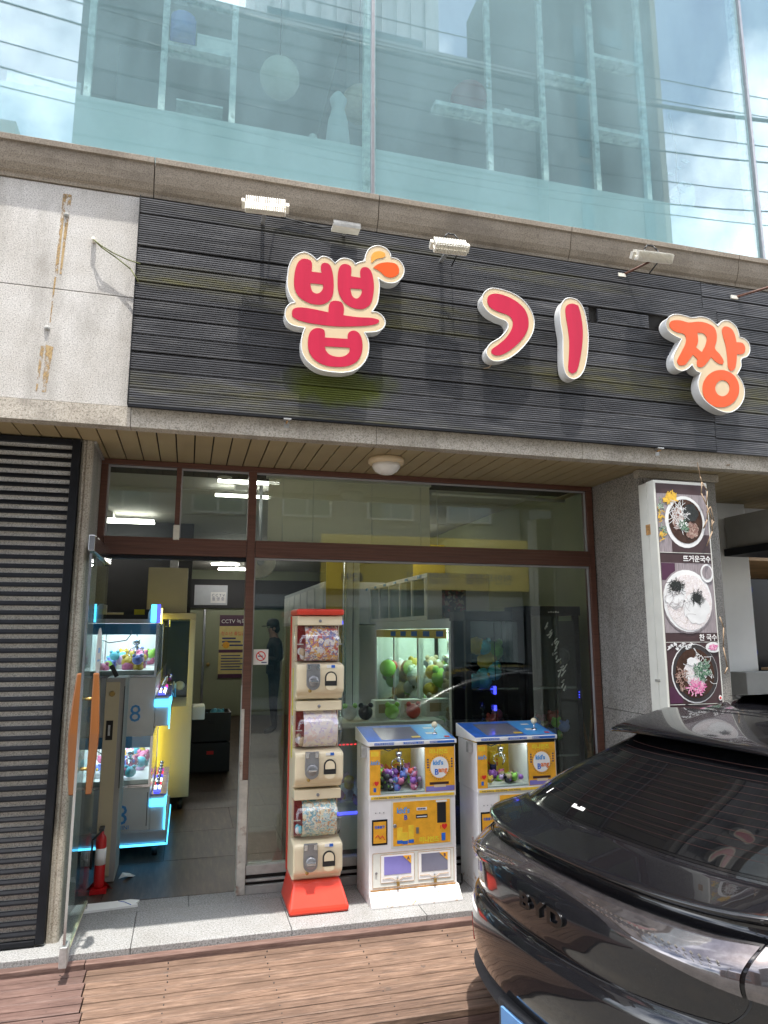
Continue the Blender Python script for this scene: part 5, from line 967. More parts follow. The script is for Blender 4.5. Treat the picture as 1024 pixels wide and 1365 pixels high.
pile('plush_pile', wr, (xa + .08, ya + .1, .70, xb - .2, yb_ - .12, 1.34), 210, .085, [3, 3, 5, 4, 6, 3, 10, 10], 21); claw(wr, xa + .25, ya + .25, 1.45, 1.6); claw(wr, xa + .25, ya + .72, 1.45, 1.6)
t = thing('plush_toy', 'green plush ball with a red hat stuck to the claw machine glass', 'plush toy', (1.9, 1.9, 1.3)); MB().ball((1.93, 1.95, 1.30), .085, 12).build('toy_body', 'toy_4', t); MB().ball((2.0, 2.02, 1.32), .055, 10).build('toy_hat', 'toy_9', t)
t = thing('locker_row', 'row of white glass fronted prize lockers on top of the claw machines', 'locker', (2.4, 2, 1.76))
B('locker_case', 'machine_white', t, (2.06, 1.10, 1.762, 2.66, 3.2, 1.80), (2.06, 1.10, 2.14, 2.66, 3.2, 2.18), (2.06, 1.10, 1.801, 2.66, 1.13, 2.139), (2.62, 1.131, 1.801, 2.66, 3.2, 2.139), bev=.004)
for i in range(6): B('locker_divider', 'machine_white', t, (2.055, 1.131 + i * .40, 1.801, 2.60, 1.171 + i * .40, 2.139)); B('price_tag', 'blue_light', t, (2.05, 1.28 + i * .40, 2.145, 2.058, 1.36 + i * .40, 2.17))
B('locker_glass', 'machine_glass', t, (2.064, 1.172, 1.802, 2.067, 3.19, 2.138)); B('locker_lining', 'dark_room', t, (2.605, 1.172, 1.802, 2.615, 3.19, 2.138)); pile('prize_pile', t, (2.2, 1.25, 1.85, 2.5, 3.1, 2.0), 14, .07, [3, 7, 6], 8)
t = thing('comic_poster', 'dark red figure poster taped to the side of the white lockers', 'poster', (2.3, 1.09, 1.8)); B('sheet', 'print_dark', t, (2.20, 1.094, 1.775, 2.43, 1.098, 2.03))
t = thing('white_pillar', 'pale square pillar with drilled holes inside the window', 'pillar', (1.32, 1.2, 0)); B('shaft', 'machine_white', t, (1.34, 1.2, 0, 1.46, 1.32, 2.91)); B('edge_strip', 'steel', t, (1.322, 1.19, 0, 1.338, 1.21, 2.91)); B('side_banner', 'banner_yellow', t, (1.16, 1.21, 1.25, 1.31, 1.22, 2.9)); slab_text('lettering', '가\n나\n다', 'navy', t, 1.235, 1.205, 2.3, .12, align='CENTER') if False else None
B('status_light', 'led_blue', t, (1.27, 1.18, 1.72, 1.31, 1.188, 1.75)); MB().path([(1.4, 1.19, z) for z in (0, 2.9)], .003).build('wire', 'cable', t)
t = thing('side_locker', 'row of grey prize lockers receding left of the pale pillar', 'locker', (1.6, 4, 1.5)); B('locker_case', 'machine_grey', t, (1.55, 3.4, 1.75, 2.3, 7.0, 2.25)); B('locker_door', 'machine_white', t, *[(1.54, 3.45 + i * .6, 1.8, 1.549, 3.95 + i * .6, 2.2) for i in range(6)]); B('locker_base', 'machine_white', t, (1.9, 4.0, 0, 2.4, 7.0, 1.74))
t = thing('prize_counter', 'white counter of toy prizes with blue edge light behind the window', 'counter', (1.7, .6, 0)); B('counter_body', 'machine_white', t, (1.02, .55, .05, 2.0, .95, .30), bev=.005); B('counter_top', 'machine_white', t, (1.02, .55, .93, 2.0, .95, .96)); B('counter_glass', 'machine_glass', t, (1.03, .555, .31, 1.99, .56, .92)); B('edge_light', 'led_blue', t, (1.03, .545, .30, 1.99, .552, .318)); B('edge_light', 'led_red', t, *[(1.03 + i * .03, .546, .80, 1.045 + i * .03, .552, .81) for i in range(30)]); pile('plush_pile', t, (1.08, .62, .36, 1.95, .9, .56), 48, .05, [0, 5, 3, 9, 7, 3], 31)
B('counter_back', 'machine_grey', t, (1.03, .93, .31, 1.99, .94, .92))
for i, (x, c) in enumerate(((1.27, 3), (1.40, 6), (1.62, 4), (1.80, 9))):
    t = thing('plush_toy', ['white round plush on the prize counter', 'black round plush on the prize counter', 'green round plush on the prize counter', 'red round plush on the prize counter'][i], 'plush toy', (x, .7, .96)); MB().ball((x, .72, 1.02), .06, 12).build('toy_body', 'toy_%d' % c, t); MB().ball((x - .04, .71, 1.075), .022, 8).ball((x + .04, .71, 1.075), .022, 8).build('toy_ears', 'toy_%d' % (4 if i == 0 else c), t)
for i in range(3):
    t = thing('prize_box', ['white prize box with orange label, left on the counter shelf', 'white prize box with orange label, middle of the counter shelf', 'white prize box with orange label, right on the counter shelf'][i], 'box', (1.5 + i * .2, .85, .96)); x = 1.50 + i * .22; B('carton', 'white_print', t, (x, .80, .961, x + .18, .93, 1.10), bev=.003); B('carton_label', 'toy_10', t, (x + .03, .797, 1.0, x + .13, .7995, 1.07))
# black display cabinets
def cabinet(x0, x1, y0, y1, zt, label, seed, ph=True):
    t = thing('display_cabinet', label, 'display cabinet', ((x0 + x1) / 2, y0, 0))
    for (a, b_) in ((x0, x0 + .04), (x1 - .04, x1)): B('corner_post', 'black_metal', t, (a, y0, 0, b_, y0 + .04, zt), (a, y1 - .04, 0, b_, y1, zt))
    B('top', 'black_metal', t, (x0 - .01, y0 - .01, zt - .06, x1 + .01, y1, zt + .01)); B('plinth', 'black_metal', t, (x0, y0 - .004, 0, x1, y1, .35)); B('back_panel', 'black_metal', t, (x0 + .04, y1 - .015, .36, x1 - .04, y1 - .005, zt - .06))
    for z in (.72, 1.22): B('shelf', 'machine_glass' if ph else 'steel', t, (x0 + .04, y0 + .02, z, x1 - .04, y1 - .04, z + .012)); B('shelf_edge', 'steel', t, (x0 + .041, y0 + .012, z, x1 - .041, y0 + .019, z + .014))
    B('front_glass', 'machine_glass', t, (x0 + .04, y0 + .004, .36, x1 - .04, y0 + .008, zt - .07)); B('glass_seam', 'black_metal', t, ((x0 + x1) / 2 - .003, y0 + .0, .36, (x0 + x1) / 2 + .003, y0 + .0035, zt - .07))
    pile('figure_prizes', t, (x0 + .1, y0 + .1, .78, x1 - .1, y1 - .1, 1.02), 20, .045, [10, 9, 5, 0, 6, 1, 4], seed); pile('figure_prizes', t, (x0 + .1, y0 + .1, 1.28, x1 - .1, y1 - .12, 1.55), 9, .075, [8, 5, 1, 4] if ph else [10, 6, 9], seed + 1)
    return t
c1_ = cabinet(2.03, 2.50, .12, .44, 1.80, 'black glass display cabinet of toys, left of the pair by the window', 41)
B('strip_light', 'led_blue', c1_, (2.24, .10, 1.19, 2.26, .108, 1.25), (2.24, .10, 1.07, 2.26, .108, 1.11))
c2_ = cabinet(2.515, 2.97, .08, .44, 1.84, 'black display cabinet with a silver scratch print, right of the pair', 51, False)
mb = MB(); rr = random.Random(4)
for i in range(26):
    x = 2.66 + rr.random() * .05 + (i / 26) * .14; z = 1.70 - i * .019 + rr.uniform(-.02, .02); a = rr.uniform(.3, 1.1); l = rr.uniform(.02, .07)
    mb.add([(x, .0835, z), (x + l * math.cos(a), .0835, z + l * math.sin(a)), (x + l * math.cos(a) + .008, .0835, z + l * math.sin(a) - .004), (x + .010, .0835, z - .008)], [(0, 1, 2, 3)])
mb.build('scratch_print', 'bowl_white', c2_, fix=False); B('inner_panel', 'dark_room', c2_, (2.57, .10, 1.24, 2.80, .105, 1.78)); B('print_line', 'white_print', c2_, *[(2.70 + i * .02, .066, 1.80, 2.712 + i * .02, .0695, 1.808 + .004 * (i % 2)) for i in range(5)])
for cc_, a_, b_ in ((c1_, 2.03, 2.50), (c2_, 2.515, 2.97)): B('side_panel', 'black_metal', cc_, (b_ - .009, .125, .36, b_ - .003, .435, 1.74))
B('status_light', 'led_blue', c2_, *[(2.94, .072, 1.15 + i * .02, 2.945, .076, 1.158 + i * .02) for i in range(3)])
t = thing('wall_notice', 'pale paper notice on the olive wall behind the cabinets', 'notice', (3.13, .9, 1.4)); B('sheet', 'white_print', t, (3.132, .50, 1.42, 3.138, .8, 1.72))
t = thing('wooden_sticks', 'two thin weathered sticks crossed in the window corner', 'sticks', (3.0, .2, .6)); MB().path([(3.03, .15, .35), (3.05, .16, .75), (3.0, .17, 1.03)], .012, 6).build('stick', 'wood_orange', t); MB().path([(3.07, .12, .35), (3.055, .14, .8), (3.09, .15, 1.05)], .010, 6).build('stick', 'wood_orange', t)
t = thing('rear_banner', 'yellow wall band behind the machines', 'banner', (2, 3.5, 2.3)); B('sheet', 'banner_yellow', t, (2.70, 3.5, 2.25, 3.12, 3.52, 2.75))

# ------------------------------------------------------------------ capsule vending tower
cv = thing('capsule_machine', 'cream three tier capsule toy machine on a red foot', 'capsule machine', (.82, -.3, 0))
CX0, CX1, CYF, CYB = .672, .978, -.42, -.10
fl_ = [(CX0 - .025, -.475), (CX1 + .03, -.475), (CX1 + .03, CYB), (CX0 - .025, CYB)]; tp = [(CX0 + .008, CYF + .03), (CX1 - .008, CYF + .03), (CX1 - .008, CYB), (CX0 + .008, CYB)]
mb = MB(); mb.add([(x, y, .002) for x, y in fl_] + [(x, y, .03) for x, y in fl_] + [(x, y, .165) for x, y in tp], [(3, 2, 1, 0), (8, 9, 10, 11)] + [(k * 4 + i, k * 4 + (i + 1) % 4, k * 4 + 4 + (i + 1) % 4, k * 4 + 4 + i) for k in (0, 1) for i in range(4)]); mb.build('red_foot', 'capsule_red', cv, .018)
B('back_column', 'capsule_cream', cv, (CX0 + .006, -.27, .16, CX1 - .006, CYB, 1.757), bev=.006); B('side_stripe', 'capsule_red', cv, (CX0 - .001, CYB - .03, .16, CX0 + .005, CYB + .004, 1.757))
B('top_cap', 'capsule_red', cv, (CX0 - .002, CYF + .02, 1.760, CX1 + .002, CYB, 1.80), bev=.012); B('yellow_tape', 'yellow_tape', cv, (CX0 + .0035, -.25, 1.12, CX0 + .0055, -.22, 1.42), (CX0 + .0035, -.26, .86, CX0 + .0055, -.21, 1.06))
prints = ['print_sea', 'print_pale', 'print_toys']
for k in range(3):
    z0 = .165 + k * .534
    # lower mechanism housing
    hs = MB().prism([(CYF + .002, z0 + .06), (CYF + .0, z0 + .195), (CYF + .012, z0 + .215), (-.272, z0 + .23), (-.272, z0), (CYF + .055, z0 + .0), (CYF + .045, z0 + .03), (CYF + .015, z0 + .04)], 'x', CX0, CX1).build('mechanism_housing', 'capsule_cream', cv, .014)
    B('upper_band', 'capsule_cream', cv, (CX0 + .006, CYF + .045, z0 + .462, CX1 - .006, -.272, z0 + .522), bev=.005)
    MB().lathe(((CX0 + CX1) / 2, CYF + .044, z0 + .49), [(.010, 0), (.010, -.004), (.005, -.005)], 10, 'y').build('lock', 'mech_grey', cv)
    # inner red liner, paper sheet and clear dome
    B('liner', 'capsule_inner', cv, (CX0 + .02, -.30, z0 + .235, CX1 - .02, -.274, z0 + .46)); n = 10
    pts = [(-.285 - .108 * math.sin(math.pi * (i + .25) / (n + .5)) ** .35, z0 + .238 + .22 * i / n) for i in range(n + 1)]
    mb = MB(); vs = [(x, y, z) for (y, z) in pts for x in (CX0 + .058, CX1 - .035)]; mb.add(vs, [(2 * i, 2 * i + 1, 2 * i + 3, 2 * i + 2) for i in range(n)], 0, True); mb.build('insert_sheet', prints[k], cv, fix=False)
    dp = [(-.285 - .136 * math.sin(math.pi * i / n) ** .45, z0 + .230 + .234 * i / n) for i in range(n + 1)]
    vs = [];
    for (y, z) in dp: vs += [(CX0 - .004, -.29, z), (CX0 + .008, y + .02, z), (CX0 + .035, y, z), (CX1 - .035, y, z), (CX1 - .008, y + .02, z), (CX1 + .004, -.29, z)]
    mb = MB().add(vs, [(6 * i + j, 6 * i + j + 1, 6 * i + j + 7, 6 * i + j + 6) for i in range(n) for j in range(5)], 0, True); mb.build('clear_dome', 'clear_plastic', cv, fix=False)
    B('dome_rod', 'menu_frame', cv, (CX0 + .004, -.36, z0 + .34, CX0 + .05, -.355, z0 + .345), (CX1 - .045, -.36, z0 + .34, CX1 - .0, -.355, z0 + .345))
    rr = random.Random(k); mb = MB()
    for i in range(5): mb.ball((CX0 + .045 + rr.uniform(-.015, .015), -.335 + rr.uniform(-.02, .02), z0 + .26 + rr.random() * .05), .018, 8, 1.3, i % 2)
    mb.build('capsules', [TOY[8 if k == 0 else 10], TOY[3]], cv)
    # coin mechanism
    cxm, yf = CX0 + .105, CYF - .002
    pl = [(cxm - .042, z0 + .222), (cxm + .042, z0 + .222), (cxm + .044, z0 + .12)] + [(cxm + .044 * math.cos(a), z0 + .105 - .046 * math.sin(a)) for a in [math.pi * i / 10 for i in range(1, 10)]] + [(cxm - .044, z0 + .12)]
    cp = MB().prism(pl, 'y', yf - .010, yf + .004).build('coin_plate', 'mech_grey', cv, .003); B('coin_guide', 'steel', cp, (cxm - .040, yf - .016, z0 + .185, cxm - .018, yf - .0105, z0 + .219), (cxm + .018, yf - .016, z0 + .185, cxm + .040, yf - .0105, z0 + .219), bev=.002)
    MB().lathe((cxm, yf - .011, z0 + .115), [(.034, 0), (.034, -.010), (.028, -.016), (.010, -.017)], 18, 'y').build('turn_dial', 'mech_grey', cp); B('turn_grip', 'steel', cp, (cxm - .026, yf - .045, z0 + .108, cxm + .026, yf - .028, z0 + .122), bev=.003)
    # capsule outlet
    ox = CX1 - .088; ar = lambda r, dz: [(ox - r, z0 + .085), (ox + r, z0 + .085)] + [(ox + r * math.cos(a), z0 + .135 + dz + r * math.sin(a)) for a in [math.pi * i / 10 for i in range(0, 11)]]
    MB().prism(ar(.038, 0), 'y', yf - .006, yf + .003).build('outlet_frame', 'black_plastic', cv); MB().prism([(ox - .030, z0 + .115), (ox + .030, z0 + .115)] + [(ox + .030 * math.cos(a), z0 + .135 + .030 * math.sin(a)) for a in [math.pi * i / 10 for i in range(0, 11)]], 'y', yf - .009, yf - .0062).build('outlet_flap', 'capsule_cream', cv)
    MB().prism([(ox + .034 * math.cos(a), z0 + .083 - .026 * math.sin(a)) for a in [math.pi * i / 10 for i in range(0, 11)]], 'y', yf - .008, yf + .004).build('outlet_lip', 'capsule_cream', cv)
    B('price_sticker', 'white_print', cv, (ox - .026, yf - .0015, z0 + .195, ox + .002, yf + .0, z0 + .212)); B('price_sticker', 'blue_print', cv, (ox + .0025, yf - .0015, z0 + .195, ox + .026, yf, z0 + .212))
    MB().lathe((CX0 + .085, yf, z0 + .055), [(.011, 0), (.011, -.004), (.005, -.006)], 10, 'y').build('lock', 'brass', cv)

# ------------------------------------------------------------------ small prize crane cabinets
def crane(x0, label, full, seed):
    x1 = x0 + .575; yf = -.425; yb = -.10; t = thing('crane_cabinet', label, 'mini crane machine', ((x0 + x1) / 2, -.26, 0))
    q = lambda a, b_, c_, d_, lay=1: (x0 + a, yf - .0015 * lay - .001, b_, x0 + c_, yf - .0015 * (lay - 1) - .001, d_)
    B('lower_body', 'cabinet_white', t, (x0, yf, .075, x1, yb, .618), bev=.004)
    mb = MB(); mb.prism([(yf - .065, .002), (yf - .065, .012), (yf - .004, .078), (yb, .078), (yb, .002)], 'x', x0 + .0, x1 + .012); mb.build('kick_plate', 'cabinet_white', t)
    B('rust_edge', 'rust_trim', t, (x0 + .01, yf - .004, .079, x1 - .01, yf - .001, .088))
    # upper box: frame leaves the window open
    B('side_panel', 'cabinet_white', t, (x0 - .003, yf, .620, x0 + .012, yb, .925), (x1 - .012, yf, .620, x1 + .003, yb, .925), bev=.002); B('back_panel', 'yellow_print', t, (x0 + .013, yb - .012, .640, x1 - .013, yb, .93)); B('bed', 'menu_frame', t, (x0 + .013, yf + .003, .620, x1 - .013, yb - .013, .650)); B('front_sill', 'cabinet_white', t, (x0, yf - .006, .612, x1, yf + .002, .640)); B('sill_print', 'yellow_print', t, (x0 + .01, yf - .0075, .616, x1 - .01, yf - .0062, .632))
    slab_text('lettering', 'kids babang   kids babang   kids babang', 'navy', t, x0 + .03, yf - .008, .6195, .014, depth=.0002, sx=1.25)
    B('front_panel', 'orange_print', t, (x0 + .003, yf - .002, .642, x0 + .072, yf + .004, .915)); B('front_panel', 'orange_print', t, (x0 + .372, yf - .002, .642, x1 - .003, yf + .004, .915)); B('violet_base', 'panel_violet', t, (x0 + .375, yf - .0035, .645, x1 - .006, yf - .0022, .675))
    B('glass', 'machine_glass', t, (x0 + .073, yf, .643, x0 + .371, yf + .003, .91)); B('inner_wall', 'white_print', t, (x0 + .373, yf + .02, .651, x0 + .379, yb - .013, .92))
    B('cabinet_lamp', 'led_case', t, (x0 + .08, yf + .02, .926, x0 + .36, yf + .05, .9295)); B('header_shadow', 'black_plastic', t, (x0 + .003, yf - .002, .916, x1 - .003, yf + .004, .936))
    # sloping blue control top
    mb = MB(); mb.prism([(yf - .012, .938), (yf - .012, .962), (yb + .02, 1.018), (yb + .02, .93)], 'x', x0 - .012, x1 + .012); mb.build('control_top', 'white_print', t, .003)
    sl_ = lambda y: .962 + (y - (yf - .012)) * (1.018 - .962) / (yb + .02 - yf + .012)
    def sheet(n, mat, a, ya_, b_, yb2, h=.0012): MB().add([(x0 + a, ya_, sl_(ya_) + h), (x0 + b_, ya_, sl_(ya_) + h), (x0 + b_, yb2, sl_(yb2) + h), (x0 + a, yb2, sl_(yb2) + h)], [(0, 1, 2, 3)]).build(n, mat, t, fix=False)
    sheet('blue_sheet', 'blue_print', -.008, -.43, .583, -.09); sheet('top_glass', 'panel_grey', .09, -.40, .36, -.14, .002); sheet('light_sheet', 'blue_light', .37, -.42, .57, -.10, .002); sheet('red_button', 'red_print', .52, -.40, .555, -.37, .004); sheet('star_print', 'white_print', .42, -.32, .47, -.28, .003); sheet('star_print', 'white_print', .44, -.20, .50, -.17, .003); sheet('note', 'yellow_print', .30, -.38, .36, -.35, .003)
    B('front_lip', 'blue_print', t, (x0 + .03, yf - .0135, .943, x0 + .16, yf - .0122, .957), (x0 + .22, yf - .0135, .943, x0 + .36, yf - .0122, .957), (x0 + .40, yf - .0135, .943, x0 + .57, yf - .0122, .957)); slab_text('lettering', 'LITTLE KIDBANG  LITTLE KIDBANG  LITTLE KIDBANG', 'white_print', t, x0 + .035, yf - .0142, .946, .012, depth=.0002, sx=1.45)
    js = MB().tube((x0 + .475, -.32, sl_(-.32)), (x0 + .475, -.32, sl_(-.32) + .045), .005, n=8).lathe((x0 + .475, -.32, sl_(-.32)), [(.02, 0), (.018, .008), (.006, .016)], 12); js.build('joystick', 'chrome', t); MB().ball((x0 + .475, -.32, sl_(-.32) + .062), .021, 14).build('joystick_ball', 'capsule_cream', t)
    # prints on panels
    slab_text('lettering', "kid's", 'blue_light', t, x0 + .006, yf - .0035, .825, .034, depth=.0004, shear=.2, bold=.0008); slab_text('lettering', 'I♥', 'red_print', t, x0 + .022, yf - .0035, .70, .028, depth=.0004); B('small_print', 'blue_print', t, q(.028, .660, .045, .685)); B('small_print', 'yellow_print', t, q(.01, .875, .06, .905))
    cx_, cz_ = x0 + .468, .79; n = 24
    MB().prism([(cx_ + .062 * math.cos(2 * math.pi * i / n), cz_ + .066 * math.sin(2 * math.pi * i / n)) for i in range(n)], 'y', yf - .0038, yf - .0024).build('round_badge', 'white_print', t)
    mb = MB()
    for i in range(30): a = 2 * math.pi * i / 30; mb.box(cx_ + .071 * math.cos(a) - .002, yf - .0036, cz_ + .075 * math.sin(a) - .002, cx_ + .071 * math.cos(a) + .002, yf - .0024, cz_ + .075 * math.sin(a) + .002)
    o = mb.build('badge_dots', 'navy', t); slab_text('lettering', "kid's", 'blue_light', t, cx_ - .046, yf - .0048, cz_ + .016, .040, depth=.0004, bold=.0012); slab_text('lettering', 'B', 'blue_print', t, cx_ - .035, yf - .0048, cz_ - .045, .05, depth=.0004, bold=.001); slab_text('lettering', 'ang', 'orange_text', t, cx_ - .008, yf - .0048, cz_ - .03, .045, depth=.0004, bold=.001)
    slab_text('lettering', '미니언즈', 'yellow_tape', t, cx_ - .07, yf - .0034, .876, .035, depth=.0003, bold=.0008); B('sofa_print', 'menu_brown', t, q(.40, .685, .53, .700, 2)); B('sofa_print', 'cream_acryl', t, q(.43, .668, .51, .684, 2))
    for dx in (.388, .552): B('print_line', 'navy', t, *[q(dx - .004, .835 - i * .016, dx + .006, .844 - i * .016, 2) for i in range(4)])
    # toys
    slab_text('lettering', 'BANG', 'orange_text', t, x0 + .10, yb - .014, .72, .07, depth=.0005, bold=.002); slab_text('lettering', "kid's", 'blue_light', t, x0 + .02, yb - .014, .80, .06, depth=.0005, bold=.002)
    pile('prize_balls', t, (x0 + .09, yf + .03, .668, x0 + .355, yb - .05, .765 if full else .70), 95 if full else 34, .023, [2, 7, 1, 0, 3, 2, 6, 4, 9][:9] if full else [0, 7, 6, 4, 2, 5, 3, 10], seed); claw(t, x0 + .24, -.27, .875, .6)
    MB().path([(x0 + .10, -.25, .905), (x0 + .16, -.3, .885), (x0 + .24, -.27, .90)], .004).build('cable', 'cable', t)
    if not full:
        for dx, dz in ((.17, .70), (.235, .74)):
            MB().tube((x0 + dx, yb - .05, dz), (x0 + dx, yb - .05, dz + .085), .022, n=12).build('prize_stand', 'yellow_print', t); MB().tube((x0 + dx, yb - .05, dz - .04), (x0 + dx, yb - .05, dz - .001), .023, n=12).build('prize_base', 'navy', t)
    # middle: control door
    for i, dx in enumerate((.042, .068, .094)): MB().lathe((x0 + dx, yf, .535), [(.0035, 0), (.0035, -.003)], 6, 'y').build('screw', 'mech_grey', t)
    B('prize_door', 'black_metal', t, q(.018, .345, .118, .495), bev=.001); B('prize_print', 'orange_print', t, q(.027, .357, .109, .483, 2)); slab_text('lettering', '경품출구', 'blue_print', t, x0 + .034, yf - .005, .445, .018, depth=.0003, bold=.0006); MB().path([(x0 + .04, yf - .005, .39), (x0 + .055, yf - .005, .405), (x0 + .07, yf - .005, .385), (x0 + .085, yf - .005, .40), (x0 + .10, yf - .005, .375)], .0022, 5).build('scribble', 'red_print', t)
    B('control_door', 'menu_frame', t, q(.142, .318, .545, .605)); B('control_print', 'orange_print', t, q(.155, .332, .535, .592, 2)); B('coin_window', 'black_plastic', t, q(.447, .452, .507, .575, 3)); B('window_label', 'white_print', t, q(.44, .577, .515, .589, 3)); B('slot_label', 'white_print', t, q(.31, .535, .378, .552, 3)); B('print_line', 'navy', t, *[q(.316 + i * .011, .540, .324 + i * .011, .548, 4) for i in range(5)]); B('bill_slot', 'black_plastic', t, q(.305, .488, .382, .510, 3)); B('bill_slot_light', 'white_print', t, q(.31, .495, .377, .500, 4)); B('handle', 'mech_grey', t, q(.305, .398, .322, .435, 5)); MB().lathe((x0 + .165, yf - .003, .452), [(.012, 0), (.012, -.006), (.005, -.008)], 10, 'y').build('lock', 'mech_grey', t)
    slab_text('lettering', "kid's", 'blue_light', t, x0 + .178, yf - .0055, .525, .048, depth=.0003, bold=.0012); slab_text('lettering', 'B', 'blue_print', t, x0 + .225, yf - .0055, .485, .04, depth=.0003, bold=.001); slab_text('lettering', '미니언즈', 'yellow_tape', t, x0 + .325, yf - .0055, .345, .036, depth=.0003, bold=.001); slab_text('lettering', 'I♥', 'red_print', t, x0 + .465, yf - .0055, .415, .034, depth=.0003); B('small_print', 'blue_print', t, q(.475, .345, .50, .39, 4))
    # three plain round-headed stand-in figures of the print
    for dx, dz, hh in ((.18, .345, .075), (.215, .34, .05), (.255, .345, .085)):
        B('figure_print', 'yellow_print', t, q(dx, dz + .02, dx + .035, dz + .02 + hh, 3), bev=.0002); B('figure_print', 'blue_print', t, q(dx, dz, dx + .035, dz + .02, 3))
    # lower pair of prize doors
    B('door_frame', 'menu_frame', t, q(.025, .100, .555, .295)); B('rust_edge', 'rust_trim', t, q(.024, .296, .556, .2985), q(.024, .097, .556, .0995), q(.022, .10, .0245, .295), q(.5555, .10, .558, .295)); MB().lathe((x0 + .045, yf - .003, .185), [(.008, 0), (.008, -.006)], 8, 'y').build('lock', 'mech_grey', t)
    for k, (a, mt, ch) in enumerate(((.075, 'panel_violet', 'A'), (.318, 'panel_grey', 'B'))):
        d = B('prize_flap', 'cabinet_white', t, q(a, .125, a + .215, .285, 3), bev=.001); B('flap_window', mt, d, q(a + .02, .170, a + .195, .275, 4)); B('rust_edge', 'rust_trim', d, q(a, .2852, a + .215, .2878, 3), q(a, .1225, a + .215, .1248, 3), q(a - .0022, .125, a - .0002, .285, 3), q(a + .2152, .125, a + .2174, .285, 3))
        MB().prism([(x0 + a + .14, .275), (x0 + a + .195, .275), (x0 + a + .195, .225)], 'y', yf - .0085, yf - .0072).build('corner_tag', 'orange_print', d); slab_text('lettering', ch, 'navy', d, x0 + a + .168, yf - .009, .250, .026, depth=.0003, bold=.0006)
        MB().tube((x0 + a + .105, yf - .010, .160), (x0 + a + .105, yf - .010, .135), .004, n=6).build('hasp', 'steel', d); B('padlock', 'brass', d, (x0 + a + .098, yf - .022, .105, x0 + a + .116, yf - .012, .130), bev=.002)
        MB().path([(x0 + a + .01, yf - .008, .150), (x0 + a + .07, yf - .008, .150), (x0 + a + .09, yf - .008, .135), (x0 + a + .12, yf - .008, .135), (x0 + a + .14, yf - .008, .150), (x0 + a + .20, yf - .008, .150)], .0014, 4).build('pressed_line', 'rust_trim', d)
    return t
t1_ = crane(1.142, 'white and yellow mini crane cabinet with violet prize doors beside the capsule tower', True, 61)
t2 = crane(1.872, 'white and yellow mini crane cabinet partly hidden by the black car', False, 71)
B('hinge_box', 'galv', t2, (1.835, -.37, .86, 1.868, -.33, .93), bev=.003); B('hinge_box', 'galv', t1_, (1.105, -.37, .86, 1.138, -.33, .93), bev=.003)
t = thing('power_cable', 'black power cable trailing between the two crane cabinets', 'cable', (1.78, -.3, 0)); MB().path([(1.72, -.12, .05), (1.76, -.15, .008), (1.80, -.25, .008), (1.84, -.2, .008), (1.87, -.12, .03)], .006).build('strand', 'cable', t)

